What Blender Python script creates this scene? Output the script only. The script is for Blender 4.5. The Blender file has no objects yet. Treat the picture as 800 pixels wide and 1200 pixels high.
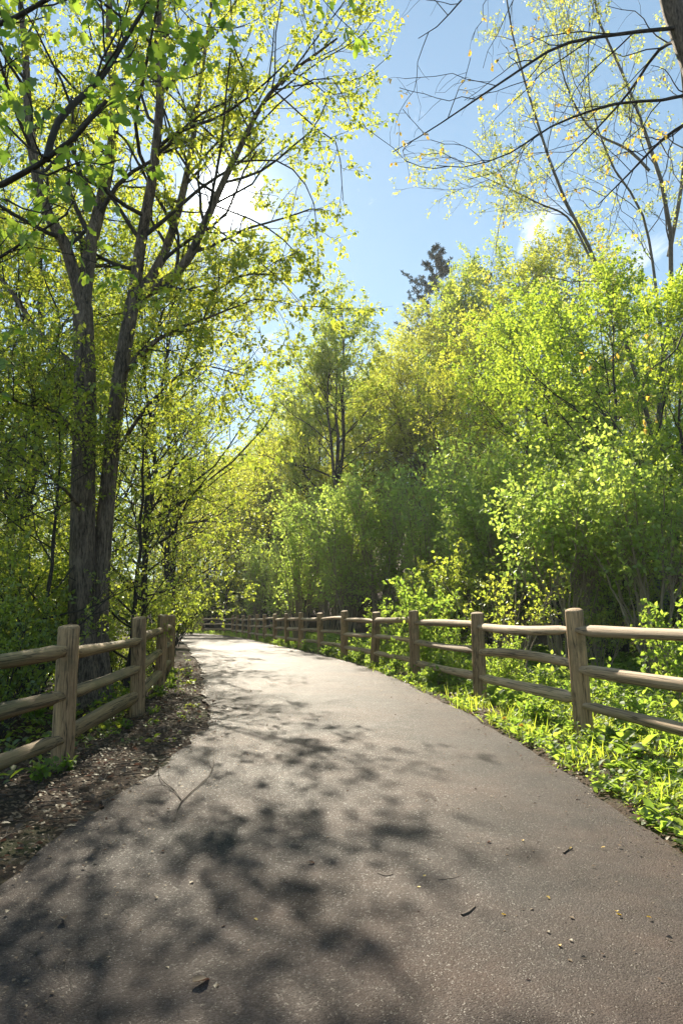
import bpy, math
import numpy as np
from mathutils import Vector

# ------------------------------------------------------------------ camera
F_PX, CX, CY = 850.0, 400.0, 600.0          # photograph is 800 x 1200
CAM_H = 1.25
PITCH = math.atan(115.0 / F_PX)             # horizon at row 715
SC = bpy.context.scene
COL = SC.collection
cam = bpy.data.cameras.new('camera')
cam.sensor_fit = 'VERTICAL'
cam.sensor_height = 36.0
cam.lens = F_PX / 1200.0 * 36.0
cam.clip_start = 0.05
cam.clip_end = 3000
cam_ob = bpy.data.objects.new('camera', cam)
COL.objects.link(cam_ob)
cam_ob.location = (0, 0, CAM_H)
cam_ob.rotation_euler = (math.pi / 2 + PITCH, 0, 0)
SC.camera = cam_ob


def ray(x, y):
    u = (CY - y) / F_PX
    return np.array([(x - CX) / F_PX, math.cos(PITCH) - u * math.sin(PITCH),
                     math.sin(PITCH) + u * math.cos(PITCH)])


def at(x, y, Y):
    """point in the place seen at photo pixel (x, y), Y metres ahead"""
    d = ray(x, y)
    return np.array([0, 0, CAM_H]) + d * (Y / d[1])


# ------------------------------------------------------------------ sky and sun
SUN = ray(265, 235)
SUN = SUN / np.linalg.norm(SUN)
SUN_EL = math.asin(SUN[2])
SUN_AZ = math.atan2(SUN[0], SUN[1])         # clockwise from +Y
world = bpy.data.worlds.new('World')
SC.world = world
world.use_nodes = True
wn = world.node_tree
wn.nodes.clear()


def N(nt, typ, **kw):
    n = nt.nodes.new(typ)
    for k, v in kw.items():
        if k in n.inputs:
            n.inputs[k].default_value = v
        else:
            setattr(n, k, v)
    return n


def L(nt, a, b):
    nt.links.new(a, b)


sky = N(wn, 'ShaderNodeTexSky', sky_type='NISHITA')
sky.sun_disc = False
sky.sun_elevation = SUN_EL
sky.sun_rotation = SUN_AZ
sky.altitude = 100
sky.air_density = 1.0
sky.dust_density = 0.05
sky.ozone_density = 1.4
tc = N(wn, 'ShaderNodeTexCoord')
mp = N(wn, 'ShaderNodeMapping')
mp.inputs['Scale'].default_value = (1.0, 1.0, 1.7)
L(wn, tc.outputs['Generated'], mp.inputs['Vector'])
n1 = N(wn, 'ShaderNodeTexNoise', Scale=8.0, Detail=8.0, Roughness=0.62, Distortion=1.2)
L(wn, mp.outputs['Vector'], n1.inputs['Vector'])
r1 = N(wn, 'ShaderNodeMapRange')
r1.inputs['From Min'].default_value = 0.68
r1.inputs['From Max'].default_value = 1.0
cur = n1.outputs['Fac']
for cx_, cy_, rad_, amp_ in ((632, 270, .07, .30), (312, 388, .07, .24), (735, 300, .08, .2)):   # the wisps in view
    dv = ray(cx_, cy_)
    dv = dv / np.linalg.norm(dv)
    vd = N(wn, 'ShaderNodeVectorMath', operation='DISTANCE')
    L(wn, tc.outputs['Generated'], vd.inputs[0])
    vd.inputs[1].default_value = tuple(dv)
    mr = N(wn, 'ShaderNodeMapRange', interpolation_type='SMOOTHSTEP')
    mr.inputs['From Min'].default_value = 0
    mr.inputs['From Max'].default_value = rad_
    mr.inputs['To Min'].default_value = amp_
    mr.inputs['To Max'].default_value = 0
    L(wn, vd.outputs['Value'], mr.inputs['Value'])
    ad_ = N(wn, 'ShaderNodeMath', operation='ADD')
    L(wn, cur, ad_.inputs[0])
    L(wn, mr.outputs['Result'], ad_.inputs[1])
    cur = ad_.outputs[0]
L(wn, cur, r1.inputs['Value'])
mixc = N(wn, 'ShaderNodeMix', data_type='RGBA')
L(wn, r1.outputs['Result'], mixc.inputs['Factor'])
tint = N(wn, 'ShaderNodeMix', data_type='RGBA', blend_type='MULTIPLY')
tint.inputs['Factor'].default_value = 1.0
tint.inputs[7].default_value = (.86, 1.02, 1.06, 1)
gm = N(wn, 'ShaderNodeGamma', Gamma=0.62)
L(wn, sky.outputs['Color'], gm.inputs['Color'])
L(wn, gm.outputs['Color'], tint.inputs[6])
L(wn, tint.outputs[2], mixc.inputs[6])
mixc.inputs[7].default_value = (5.0, 5.1, 5.2, 1)
# the sun's own disc and its lens glow, painted into the sky close round it
sd = N(wn, 'ShaderNodeVectorMath', operation='DISTANCE')
L(wn, tc.outputs['Generated'], sd.inputs[0])
sd.inputs[1].default_value = tuple(SUN)
acc = mixc.outputs[2]
for width_, amp_ in ((.010, 90.0), (.028, 5.0), (.10, .4)):
    dvd = N(wn, 'ShaderNodeMath', operation='DIVIDE')
    L(wn, sd.outputs['Value'], dvd.inputs[0])
    dvd.inputs[1].default_value = -width_
    ex_ = N(wn, 'ShaderNodeMath', operation='EXPONENT')
    L(wn, dvd.outputs[0], ex_.inputs[0])
    mu_ = N(wn, 'ShaderNodeVectorMath', operation='SCALE')
    mu_.inputs[0].default_value = (amp_, amp_ * .98, amp_ * .93)
    L(wn, ex_.outputs[0], mu_.inputs['Scale'])
    av_ = N(wn, 'ShaderNodeVectorMath', operation='ADD')
    L(wn, acc, av_.inputs[0])
    L(wn, mu_.outputs[0], av_.inputs[1])
    acc = av_.outputs[0]
bg = N(wn, 'ShaderNodeBackground', Strength=0.12)
L(wn, acc, bg.inputs['Color'])
wo = N(wn, 'ShaderNodeOutputWorld')
L(wn, bg.outputs['Background'], wo.inputs['Surface'])

sun = bpy.data.lights.new('sun', 'SUN')
sun.energy = 5.0
sun.angle = math.radians(0.53)
sun.color = (1.0, 0.90, 0.72)
sun_ob = bpy.data.objects.new('sun', sun)
COL.objects.link(sun_ob)
sun_ob.rotation_euler = Vector(-SUN).to_track_quat('-Z', 'Y').to_euler()
sun_ob.location = (0, 0, 30)

SC.view_settings.view_transform = 'Standard'
SC.view_settings.look = 'None'
SC.view_settings.exposure = 1.35
SC.view_settings.gamma = 1.0
SC.view_settings.use_curve_mapping = False
SC.cycles.use_denoising = True
SC.cycles.max_bounces = 8
SC.cycles.diffuse_bounces = 4
SC.cycles.glossy_bounces = 2
SC.cycles.transmission_bounces = 5
SC.cycles.caustics_reflective = False
SC.cycles.caustics_refractive = False
SC.cycles.sample_clamp_indirect = 6.0

RNG = np.random.RandomState(11)


# ------------------------------------------------------------------ materials
def new_mat(name):
    m = bpy.data.materials.new(name)
    m.use_nodes = True
    m.node_tree.nodes.clear()
    return m, m.node_tree


TRANS = 1.85


def leaf_mat(name, dif, tra, mixf=0.58, gloss=0.07, rough=0.42, hue=0.04):
    """dif / tra: lists of two colours, each leaf lies somewhere between them"""
    m, t = new_mat(name)
    a = N(t, 'ShaderNodeAttribute', attribute_name='var')
    oi = N(t, 'ShaderNodeObjectInfo')
    ad = N(t, 'ShaderNodeMath', operation='MULTIPLY_ADD')
    L(t, oi.outputs['Random'], ad.inputs[0])
    ad.inputs[1].default_value = hue * 6
    ad.inputs[2].default_value = -hue * 3
    sm = N(t, 'ShaderNodeMath', operation='ADD', use_clamp=True)
    L(t, a.outputs['Fac'], sm.inputs[0])
    L(t, ad.outputs[0], sm.inputs[1])

    def two(c):
        x = N(t, 'ShaderNodeMix', data_type='RGBA')
        L(t, sm.outputs[0], x.inputs['Factor'])
        x.inputs[6].default_value = (*c[0], 1)
        x.inputs[7].default_value = (*c[1], 1)
        return x.outputs[2]
    tra = [(min(.9, c[0] * TRANS * 1.08), min(.9, c[1] * TRANS * .94), c[2] * TRANS * 1.6 + .008) for c in tra]
    dif = [tuple(q * 1.25 for q in c) for c in dif]
    d = N(t, 'ShaderNodeBsdfDiffuse')
    L(t, two(dif), d.inputs['Color'])
    r = N(t, 'ShaderNodeBsdfTranslucent')
    L(t, two(tra), r.inputs['Color'])
    mx = N(t, 'ShaderNodeMixShader')
    mx.inputs[0].default_value = mixf
    L(t, d.outputs[0], mx.inputs[1])
    L(t, r.outputs[0], mx.inputs[2])
    g = N(t, 'ShaderNodeBsdfGlossy', Roughness=rough)
    g.inputs['Color'].default_value = (0.9, 0.95, 0.9, 1)
    mg = N(t, 'ShaderNodeMixShader')
    mg.inputs[0].default_value = gloss
    L(t, mx.outputs[0], mg.inputs[1])
    L(t, g.outputs[0], mg.inputs[2])
    o = N(t, 'ShaderNodeOutputMaterial')
    L(t, mg.outputs[0], o.inputs['Surface'])
    return m


def wood_mat(name, c0, c1, scale=6.0, stretch=(1, 1, 0.16), bump=0.5, rough=0.85, moss=None, cscale=None, rnd=0.0):
    m, t = new_mat(name)
    tc = N(t, 'ShaderNodeTexCoord')
    mp = N(t, 'ShaderNodeMapping')
    mp.inputs['Scale'].default_value = stretch
    L(t, tc.outputs['Object'], mp.inputs['Vector'])
    oi = N(t, 'ShaderNodeObjectInfo')
    of = N(t, 'ShaderNodeVectorMath', operation='SCALE')
    of.inputs[0].default_value = (31.0, 17.0, 23.0)
    L(t, oi.outputs['Random'], of.inputs['Scale'])
    L(t, of.outputs[0], mp.inputs['Location'])
    n = N(t, 'ShaderNodeTexNoise', Scale=scale, Detail=8.0, Roughness=0.65, Distortion=0.4)
    L(t, mp.outputs[0], n.inputs['Vector'])
    n2 = N(t, 'ShaderNodeTexNoise', Scale=scale * 5, Detail=4.0, Roughness=0.7)
    L(t, mp.outputs[0], n2.inputs['Vector'])
    cr = N(t, 'ShaderNodeValToRGB')
    cr.color_ramp.elements[0].position = 0.42 if bump >= 1 else 0.34
    cr.color_ramp.elements[0].color = (*c0, 1)
    cr.color_ramp.elements[1].position = 0.60 if bump >= 1 else 0.68
    cr.color_ramp.elements[1].color = (*c1, 1)
    sm = N(t, 'ShaderNodeMath', operation='MULTIPLY_ADD')
    L(t, n2.outputs['Fac'], sm.inputs[0])
    sm.inputs[1].default_value = 0.5
    ad = N(t, 'ShaderNodeMath', operation='MULTIPLY')
    L(t, n.outputs['Fac'], ad.inputs[0])
    ad.inputs[1].default_value = 0.5
    L(t, ad.outputs[0], sm.inputs[2])
    L(t, sm.outputs[0], cr.inputs[0])
    col = cr.outputs[0]
    if rnd:
        hv = N(t, 'ShaderNodeHueSaturation')
        mr = N(t, 'ShaderNodeMapRange')
        mr.inputs['To Min'].default_value = 1 - rnd
        mr.inputs['To Max'].default_value = 1 + rnd
        L(t, oi.outputs['Random'], mr.inputs['Value'])
        L(t, mr.outputs[0], hv.inputs['Value'])
        L(t, col, hv.inputs['Color'])
        col = hv.outputs[0]
    if moss:
        nm = N(t, 'ShaderNodeTexNoise', Scale=2.6, Detail=6.0, Roughness=0.7)
        L(t, tc.outputs['Object'], nm.inputs['Vector'])
        rm = N(t, 'ShaderNodeMapRange')
        rm.inputs['From Min'].default_value = 0.50
        rm.inputs['From Max'].default_value = 0.68
        rm.inputs['To Max'].default_value = 0.75
        L(t, nm.outputs['Fac'], rm.inputs['Value'])
        mm = N(t, 'ShaderNodeMix', data_type='RGBA')
        L(t, rm.outputs[0], mm.inputs['Factor'])
        L(t, col, mm.inputs[6])
        mm.inputs[7].default_value = (*moss, 1)
        col = mm.outputs[2]
    if cscale:
        m3 = N(t, 'ShaderNodeMapping')
        m3.inputs['Scale'].default_value = tuple(.05 if q_ < 1 else 1.0 for q_ in stretch)
        L(t, of.outputs[0], m3.inputs['Location'])
        L(t, tc.outputs['Object'], m3.inputs['Vector'])
        nc = N(t, 'ShaderNodeTexNoise', Scale=cscale, Detail=5.0, Roughness=0.55, Distortion=0.3)
        L(t, m3.outputs[0], nc.inputs['Vector'])
        ab = N(t, 'ShaderNodeMath', operation='SUBTRACT')
        L(t, nc.outputs['Fac'], ab.inputs[0])
        ab.inputs[1].default_value = .5
        aa_ = N(t, 'ShaderNodeMath', operation='ABSOLUTE')
        L(t, ab.outputs[0], aa_.inputs[0])
        rc = N(t, 'ShaderNodeMapRange')
        rc.inputs['From Min'].default_value = .004
        rc.inputs['From Max'].default_value = .022
        rc.inputs['To Min'].default_value = .25
        rc.inputs['To Max'].default_value = 1.0
        L(t, aa_.outputs[0], rc.inputs['Value'])
        kn = N(t, 'ShaderNodeTexVoronoi', Scale=4.5)
        L(t, tc.outputs['Object'], kn.inputs['Vector'])
        rk = N(t, 'ShaderNodeMapRange')
        rk.inputs['From Min'].default_value = .05
        rk.inputs['From Max'].default_value = .14
        rk.inputs['To Min'].default_value = .4
        L(t, kn.outputs['Distance'], rk.inputs['Value'])
        mk = N(t, 'ShaderNodeMath', operation='MULTIPLY')
        L(t, rc.outputs[0], mk.inputs[0])
        L(t, rk.outputs[0], mk.inputs[1])
        mc = N(t, 'ShaderNodeMix', data_type='RGBA', blend_type='MULTIPLY')
        mc.inputs['Factor'].default_value = 1.0
        L(t, col, mc.inputs[6])
        L(t, mk.outputs[0], mc.inputs[7])
        col = mc.outputs[2]
    p = N(t, 'ShaderNodeBsdfPrincipled', Roughness=rough)
    L(t, col, p.inputs['Base Color'])
    b = N(t, 'ShaderNodeBump', Strength=bump, Distance=0.06 if bump >= 1 else 0.02)
    L(t, sm.outputs[0], b.inputs['Height'])
    L(t, b.outputs[0], p.inputs['Normal'])
    o = N(t, 'ShaderNodeOutputMaterial')
    L(t, p.outputs[0], o.inputs['Surface'])
    return m


M = {}
M['bark'] = wood_mat('bark', (0.055, 0.041, 0.030), (0.32, 0.245, 0.18), 13, (1, 1, .16), 1.0)
M['bark_grey'] = wood_mat('bark_grey', (0.06, 0.052, 0.042), (0.24, 0.21, 0.17), 9, (1, 1, .2), 0.7)
M['bark_dark'] = wood_mat('bark_dark', (0.02, 0.017, 0.014), (0.09, 0.075, 0.06), 9, (1, 1, .2), 0.7)
M['stem'] = wood_mat('stem', (0.20, 0.155, 0.10), (0.42, 0.34, 0.23), 9, (1, 1, .2), 0.3)
M['post'] = wood_mat('post_wood', (0.20, 0.115, 0.055), (0.70, 0.45, 0.225), 5, (3.2, 3.2, .22), 0.55, 0.8, (0.13, 0.12, 0.06), cscale=16, rnd=.15)
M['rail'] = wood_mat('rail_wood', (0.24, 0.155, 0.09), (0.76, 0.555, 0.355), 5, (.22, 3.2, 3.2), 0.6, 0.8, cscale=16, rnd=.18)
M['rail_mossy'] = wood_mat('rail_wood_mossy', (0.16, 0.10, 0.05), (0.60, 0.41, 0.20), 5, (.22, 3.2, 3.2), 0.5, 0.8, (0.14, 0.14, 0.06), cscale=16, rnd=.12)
M['twig'] = wood_mat('dead_twig', (0.05, 0.035, 0.025), (0.13, 0.09, 0.06), 14, (1, 1, 1), 0.4)
M['maple'] = leaf_mat('maple_leaf', ((.055, .105, .016), (.11, .15, .022)), ((.19, .32, .016), (.44, .50, .03)))
M['maple_big'] = leaf_mat('maple_leaf_large', ((.045, .095, .014), (.075, .13, .02)), ((.13, .27, .012), (.34, .46, .025)))
M['yellow'] = leaf_mat('yellow_green_leaf', ((.10, .125, .018), (.15, .15, .022)), ((.33, .42, .02), (.48, .52, .03)))
M['olive'] = leaf_mat('olive_leaf', ((.085, .105, .018), (.13, .13, .022)), ((.26, .35, .022), (.40, .45, .03)))
M['bright'] = leaf_mat('bright_green_leaf', ((.06, .125, .015), (.105, .165, .02)), ((.19, .34, .014), (.38, .50, .022)))
M['sage'] = leaf_mat('grey_green_leaf', ((.085, .145, .03), (.13, .18, .042)), ((.24, .42, .03), (.40, .54, .05)))
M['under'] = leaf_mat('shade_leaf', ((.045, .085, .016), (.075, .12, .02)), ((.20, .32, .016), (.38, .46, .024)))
M['poplar'] = leaf_mat('poplar_leaf', ((.10, .14, .035), (.15, .17, .04)), ((.30, .40, .045), (.46, .48, .055)))
M['orange'] = leaf_mat('young_orange_leaf', ((.17, .10, .02), (.22, .13, .03)), ((.50, .30, .02), (.60, .42, .03)))
M['herb'] = leaf_mat('herb_leaf', ((.045, .09, .018), (.09, .135, .025)), ((.15, .29, .016), (.32, .45, .03)), gloss=.035, rough=.55)
M['grass'] = leaf_mat('grass_blade', ((.06, .115, .016), (.11, .16, .022)), ((.22, .38, .014), (.42, .52, .024)))
M['needle'] = leaf_mat('conifer_needle', ((.010, .030, .021), (.016, .040, .028)), ((.012, .04, .026), (.02, .055, .034)), mixf=.2)
M['dead'] = leaf_mat('dead_leaf', ((.07, .045, .028), (.20, .135, .085)), ((.10, .055, .02), (.2, .12, .05)), mixf=.2, gloss=.04, rough=.5)
M['petal'] = leaf_mat('yellow_petal', ((.45, .28, .03), (.6, .40, .05)), ((.4, .25, .02), (.5, .35, .03)), mixf=.3)


def ground_mat():
    m, t = new_mat('forest_floor')
    tc = N(t, 'ShaderNodeTexCoord')
    n = N(t, 'ShaderNodeTexNoise', Scale=0.9, Detail=8.0, Roughness=0.65)
    L(t, tc.outputs['Object'], n.inputs['Vector'])
    n2 = N(t, 'ShaderNodeTexNoise', Scale=24.0, Detail=6.0, Roughness=0.7)
    L(t, tc.outputs['Object'], n2.inputs['Vector'])
    c = N(t, 'ShaderNodeValToRGB')
    e = c.color_ramp.elements
    e[0].position = .25
    e[0].color = (.022, .015, .010, 1)
    e[1].position = .75
    e[1].color = (.13, .088, .055, 1)
    x = e.new(.5)
    x.color = (.065, .043, .028, 1)
    L(t, n2.outputs['Fac'], c.inputs[0])
    rm = N(t, 'ShaderNodeMapRange')
    rm.inputs['From Min'].default_value = .52
    rm.inputs['From Max'].default_value = .64
    rm.inputs['To Max'].default_value = .6
    L(t, n.outputs['Fac'], rm.inputs['Value'])
    mm = N(t, 'ShaderNodeMix', data_type='RGBA')
    L(t, rm.outputs[0], mm.inputs['Factor'])
    L(t, c.outputs[0], mm.inputs[6])
    mm.inputs[7].default_value = (.045, .065, .016, 1)
    p = N(t, 'ShaderNodeBsdfPrincipled', Roughness=.95)
    p.inputs['Specular IOR Level'].default_value = .2
    L(t, mm.outputs[2], p.inputs['Base Color'])
    b = N(t, 'ShaderNodeBump', Strength=.9, Distance=.03)
    L(t, n2.outputs['Fac'], b.inputs['Height'])
    L(t, b.outputs[0], p.inputs['Normal'])
    o = N(t, 'ShaderNodeOutputMaterial')
    L(t, p.outputs[0], o.inputs['Surface'])
    return m


def asphalt_mat():
    m, t = new_mat('worn_asphalt')
    tc = N(t, 'ShaderNodeTexCoord')
    V = tc.outputs['Object']
    big = N(t, 'ShaderNodeTexNoise', Scale=.55, Detail=7.0, Roughness=.62)
    L(t, V, big.inputs['Vector'])
    mid = N(t, 'ShaderNodeTexNoise', Scale=7.0, Detail=6.0, Roughness=.7)
    L(t, V, mid.inputs['Vector'])
    agg = N(t, 'ShaderNodeTexVoronoi', Scale=140.0)
    L(t, V, agg.inputs['Vector'])
    fine = N(t, 'ShaderNodeTexNoise', Scale=210.0, Detail=3.0, Roughness=.7)
    L(t, V, fine.inputs['Vector'])
    # stone colours
    c = N(t, 'ShaderNodeValToRGB')
    e = c.color_ramp.elements
    e[0].position = .1
    e[0].color = (.030, .026, .0235, 1)
    e[1].position = .95
    e[1].color = (.118, .099, .088, 1)
    x = e.new(.55)
    x.color = (.064, .0535, .048, 1)
    sep = N(t, 'ShaderNodeSeparateColor')
    L(t, agg.outputs['Color'], sep.inputs[0])
    ml = N(t, 'ShaderNodeMath', operation='MULTIPLY_ADD')
    L(t, sep.outputs[0], ml.inputs[0])
    ml.inputs[1].default_value = .55
    mf = N(t, 'ShaderNodeMath', operation='MULTIPLY')
    L(t, fine.outputs['Fac'], mf.inputs[0])
    mf.inputs[1].default_value = .45
    L(t, mf.outputs[0], ml.inputs[2])
    L(t, ml.outputs[0], c.inputs[0])
    # brown dust of leaf debris
    dr = N(t, 'ShaderNodeMapRange')
    dr.inputs['From Min'].default_value = .40
    dr.inputs['From Max'].default_value = .68
    dr.inputs['To Max'].default_value = .85
    L(t, big.outputs['Fac'], dr.inputs['Value'])
    dm = N(t, 'ShaderNodeMath', operation='MULTIPLY')
    L(t, dr.outputs[0], dm.inputs[0])
    L(t, mid.outputs['Fac'], dm.inputs[1])
    mm = N(t, 'ShaderNodeMix', data_type='RGBA')
    L(t, dm.outputs[0], mm.inputs['Factor'])
    L(t, c.outputs[0], mm.inputs[6])
    mm.inputs[7].default_value = (.150, .086, .060, 1)
    # small dark specks
    n3 = N(t, 'ShaderNodeTexNoise', Scale=38.0, Detail=2.0)
    L(t, V, n3.inputs['Vector'])
    sp = N(t, 'ShaderNodeMapRange')
    sp.inputs['From Min'].default_value = .66
    sp.inputs['From Max'].default_value = .72
    sp.inputs['To Max'].default_value = .7
    L(t, n3.outputs['Fac'], sp.inputs['Value'])
    ms = N(t, 'ShaderNodeMix', data_type='RGBA')
    L(t, sp.outputs[0], ms.inputs['Factor'])
    L(t, mm.outputs[2], ms.inputs[6])
    ms.inputs[7].default_value = (.05, .036, .028, 1)
    st = N(t, 'ShaderNodeTexNoise', Scale=1.7, Detail=9.0, Roughness=.72, Distortion=.5)
    L(t, V, st.inputs['Vector'])
    sr = N(t, 'ShaderNodeMapRange')
    sr.inputs['From Min'].default_value = .34
    sr.inputs['From Max'].default_value = .62
    sr.inputs['To Min'].default_value = .62
    sr.inputs['To Max'].default_value = 1.12
    L(t, st.outputs['Fac'], sr.inputs['Value'])
    wv = N(t, 'ShaderNodeTexNoise', Scale=2.5, Detail=3.0)
    L(t, V, wv.inputs['Vector'])
    wa = N(t, 'ShaderNodeVectorMath', operation='MULTIPLY_ADD')
    L(t, wv.outputs['Color'], wa.inputs[0])
    wa.inputs[1].default_value = (.6, .6, .6)
    L(t, V, wa.inputs[2])
    ck = N(t, 'ShaderNodeTexVoronoi', feature='DISTANCE_TO_EDGE', Scale=.42)
    L(t, wa.outputs[0], ck.inputs['Vector'])
    cm = N(t, 'ShaderNodeMapRange')
    cm.inputs['From Min'].default_value = .0008
    cm.inputs['From Max'].default_value = .0028
    cm.inputs['To Min'].default_value = .55
    cm.inputs['To Max'].default_value = 1.0
    L(t, ck.outputs['Distance'], cm.inputs['Value'])
    cs = N(t, 'ShaderNodeMath', operation='MULTIPLY')
    L(t, sr.outputs[0], cs.inputs[0])
    L(t, cm.outputs[0], cs.inputs[1])
    mz = N(t, 'ShaderNodeMix', data_type='RGBA', blend_type='MULTIPLY')
    mz.inputs['Factor'].default_value = 1.0
    L(t, ms.outputs[2], mz.inputs[6])
    L(t, cs.outputs[0], mz.inputs[7])
    p = N(t, 'ShaderNodeBsdfPrincipled')
    L(t, mz.outputs[2], p.inputs['Base Color'])
    # rough binder with a few polished stones
    rr = N(t, 'ShaderNodeMapRange')
    rr.inputs['From Min'].default_value = .85
    rr.inputs['From Max'].default_value = .93
    rr.inputs['To Min'].default_value = .74
    rr.inputs['To Max'].default_value = .28
    L(t, sep.outputs[1], rr.inputs['Value'])
    L(t, rr.outputs[0], p.inputs['Roughness'])
    p.inputs['Specular IOR Level'].default_value = .11
    hs = N(t, 'ShaderNodeMath', operation='MULTIPLY_ADD')
    L(t, sep.outputs[2], hs.inputs[0])
    hs.inputs[1].default_value = .5
    L(t, fine.outputs['Fac'], hs.inputs[2])
    hd = N(t, 'ShaderNodeMath', operation='SUBTRACT')
    L(t, hs.outputs[0], hd.inputs[0])
    L(t, agg.outputs['Distance'], hd.inputs[1])
    b0 = N(t, 'ShaderNodeBump', Strength=.6, Distance=.004)
    L(t, hd.outputs[0], b0.inputs['Height'])
    b1 = N(t, 'ShaderNodeBump', Strength=.15, Distance=.006)
    L(t, mid.outputs['Fac'], b1.inputs['Height'])
    L(t, b0.outputs[0], b1.inputs['Normal'])
    L(t, b1.outputs[0], p.inputs['Normal'])
    o = N(t, 'ShaderNodeOutputMaterial')
    L(t, p.outputs[0], o.inputs['Surface'])
    return m


M['ground'] = ground_mat()
M['asphalt'] = asphalt_mat()


# ------------------------------------------------------------------ mesh helpers
def mesh(name, V, faces, mat, var=None, smooth=True):
    """faces: list of (n, k) index arrays"""
    V = np.asarray(V, dtype=np.float32)
    me = bpy.data.meshes.new(name)
    me.vertices.add(len(V))
    me.vertices.foreach_set('co', V.ravel())
    loops = np.concatenate([f.ravel() for f in faces]).astype(np.int32)
    tot = np.concatenate([np.full(len(f), f.shape[1]) for f in faces]).astype(np.int32)
    st = np.concatenate([[0], np.cumsum(tot)[:-1]]).astype(np.int32)
    me.loops.add(len(loops))
    me.loops.foreach_set('vertex_index', loops)
    me.polygons.add(len(tot))
    me.polygons.foreach_set('loop_start', st)
    me.polygons.foreach_set('loop_total', tot)
    me.update(calc_edges=True)
    if smooth:
        me.polygons.foreach_set('use_smooth', np.ones(len(tot), dtype=bool))
    if var is not None:
        a = me.attributes.new('var', 'FLOAT', 'FACE')
        a.data.foreach_set('value', np.asarray(var, dtype=np.float32))
    me.materials.append(mat)
    return me


def ob(name, me, parent=None, loc=(0, 0, 0)):
    o = bpy.data.objects.new(name, me)
    COL.objects.link(o)
    o.location = loc
    if parent:
        o.parent = parent
    if name in ('branches', 'blossom', 'young_leaves'):
        o['kind'] = 'stuff'
    return o


def empty(name, loc, label, cat, group=None):
    o = bpy.data.objects.new(name, None)
    o.empty_display_size = .2
    COL.objects.link(o)
    o.location = loc
    tag(o, label, cat, group)
    return o


def tag(o, label, cat, group=None):
    o['label'] = label
    o['category'] = cat
    if group:
        o['group'] = group
    return o


def copy_tree(root, loc, rz=0.0, scale=1.0, label=None, group=None, tilt=(0, 0)):
    r = root.copy()
    COL.objects.link(r)
    r.location = loc
    r.rotation_euler = (tilt[0], tilt[1], rz)
    r.scale = (scale,) * 3 if np.isscalar(scale) else scale
    if label:
        r['label'] = label
    if group:
        r['group'] = group
    elif 'group' in r:
        del r['group']
    for ch in list(root.children):
        c = ch.copy()
        COL.objects.link(c)
        c.parent = r
    return r


def norm(v):
    return v / np.maximum(np.linalg.norm(v, axis=-1, keepdims=True), 1e-9)


def tubes(groups):
    """groups: list of (P (B,k,3), R (B,k), sides) -> V, [quads]"""
    Vs, Fs, off = [], [], 0
    for P, R, s in groups:
        B, k, _ = P.shape
        T = np.gradient(P, axis=1)
        T = norm(T)
        mean = norm(P[:, -1] - P[:, 0] + 1e-6)
        ref = np.where(np.abs(mean[:, 2:3]) < .8, np.array([[0, 0, 1.]]), np.array([[1., 0, 0]]))[:, None, :]
        n1 = norm(np.cross(T, np.broadcast_to(ref, T.shape)))
        n2 = np.cross(T, n1)
        a = np.arange(s) * 2 * math.pi / s
        ring = (np.cos(a)[None, None, :, None] * n1[:, :, None, :] + np.sin(a)[None, None, :, None] * n2[:, :, None, :])
        V = P[:, :, None, :] + ring * R[:, :, None, None]
        idx = np.arange(B * k * s).reshape(B, k, s) + off
        a0, a1 = idx[:, :-1, :], idx[:, 1:, :]
        q = np.stack([a0, np.roll(a0, -1, 2), np.roll(a1, -1, 2), a1], -1).reshape(-1, 4)
        Vs.append(V.reshape(-1, 3))
        Fs.append(q)
        off += B * k * s
    return np.concatenate(Vs), [np.concatenate(Fs)]


def resample(pts, k):
    """smooth (Catmull-Rom) polyline with k points"""
    P = np.asarray(pts, float)
    if len(P) == 2:
        return P[0] + (P[1] - P[0]) * np.linspace(0, 1, k)[:, None]
    E = np.vstack([2 * P[0] - P[1], P, 2 * P[-1] - P[-2]])
    out = []
    for i in range(len(P) - 1):
        p0, p1, p2, p3 = E[i:i + 4]
        for u in np.linspace(0, 1, 12, endpoint=False):
            out.append(.5 * (2 * p1 + (p2 - p0) * u + (2 * p0 - 5 * p1 + 4 * p2 - p3) * u * u + (3 * p1 - p0 - 3 * p2 + p3) * u ** 3))
    out.append(P[-1])
    Q = np.array(out)
    s = np.concatenate([[0], np.cumsum(np.linalg.norm(np.diff(Q, axis=0), axis=1))])
    u = np.linspace(0, s[-1], k)
    return np.stack([np.interp(u, s, Q[:, i]) for i in range(3)], 1)


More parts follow.
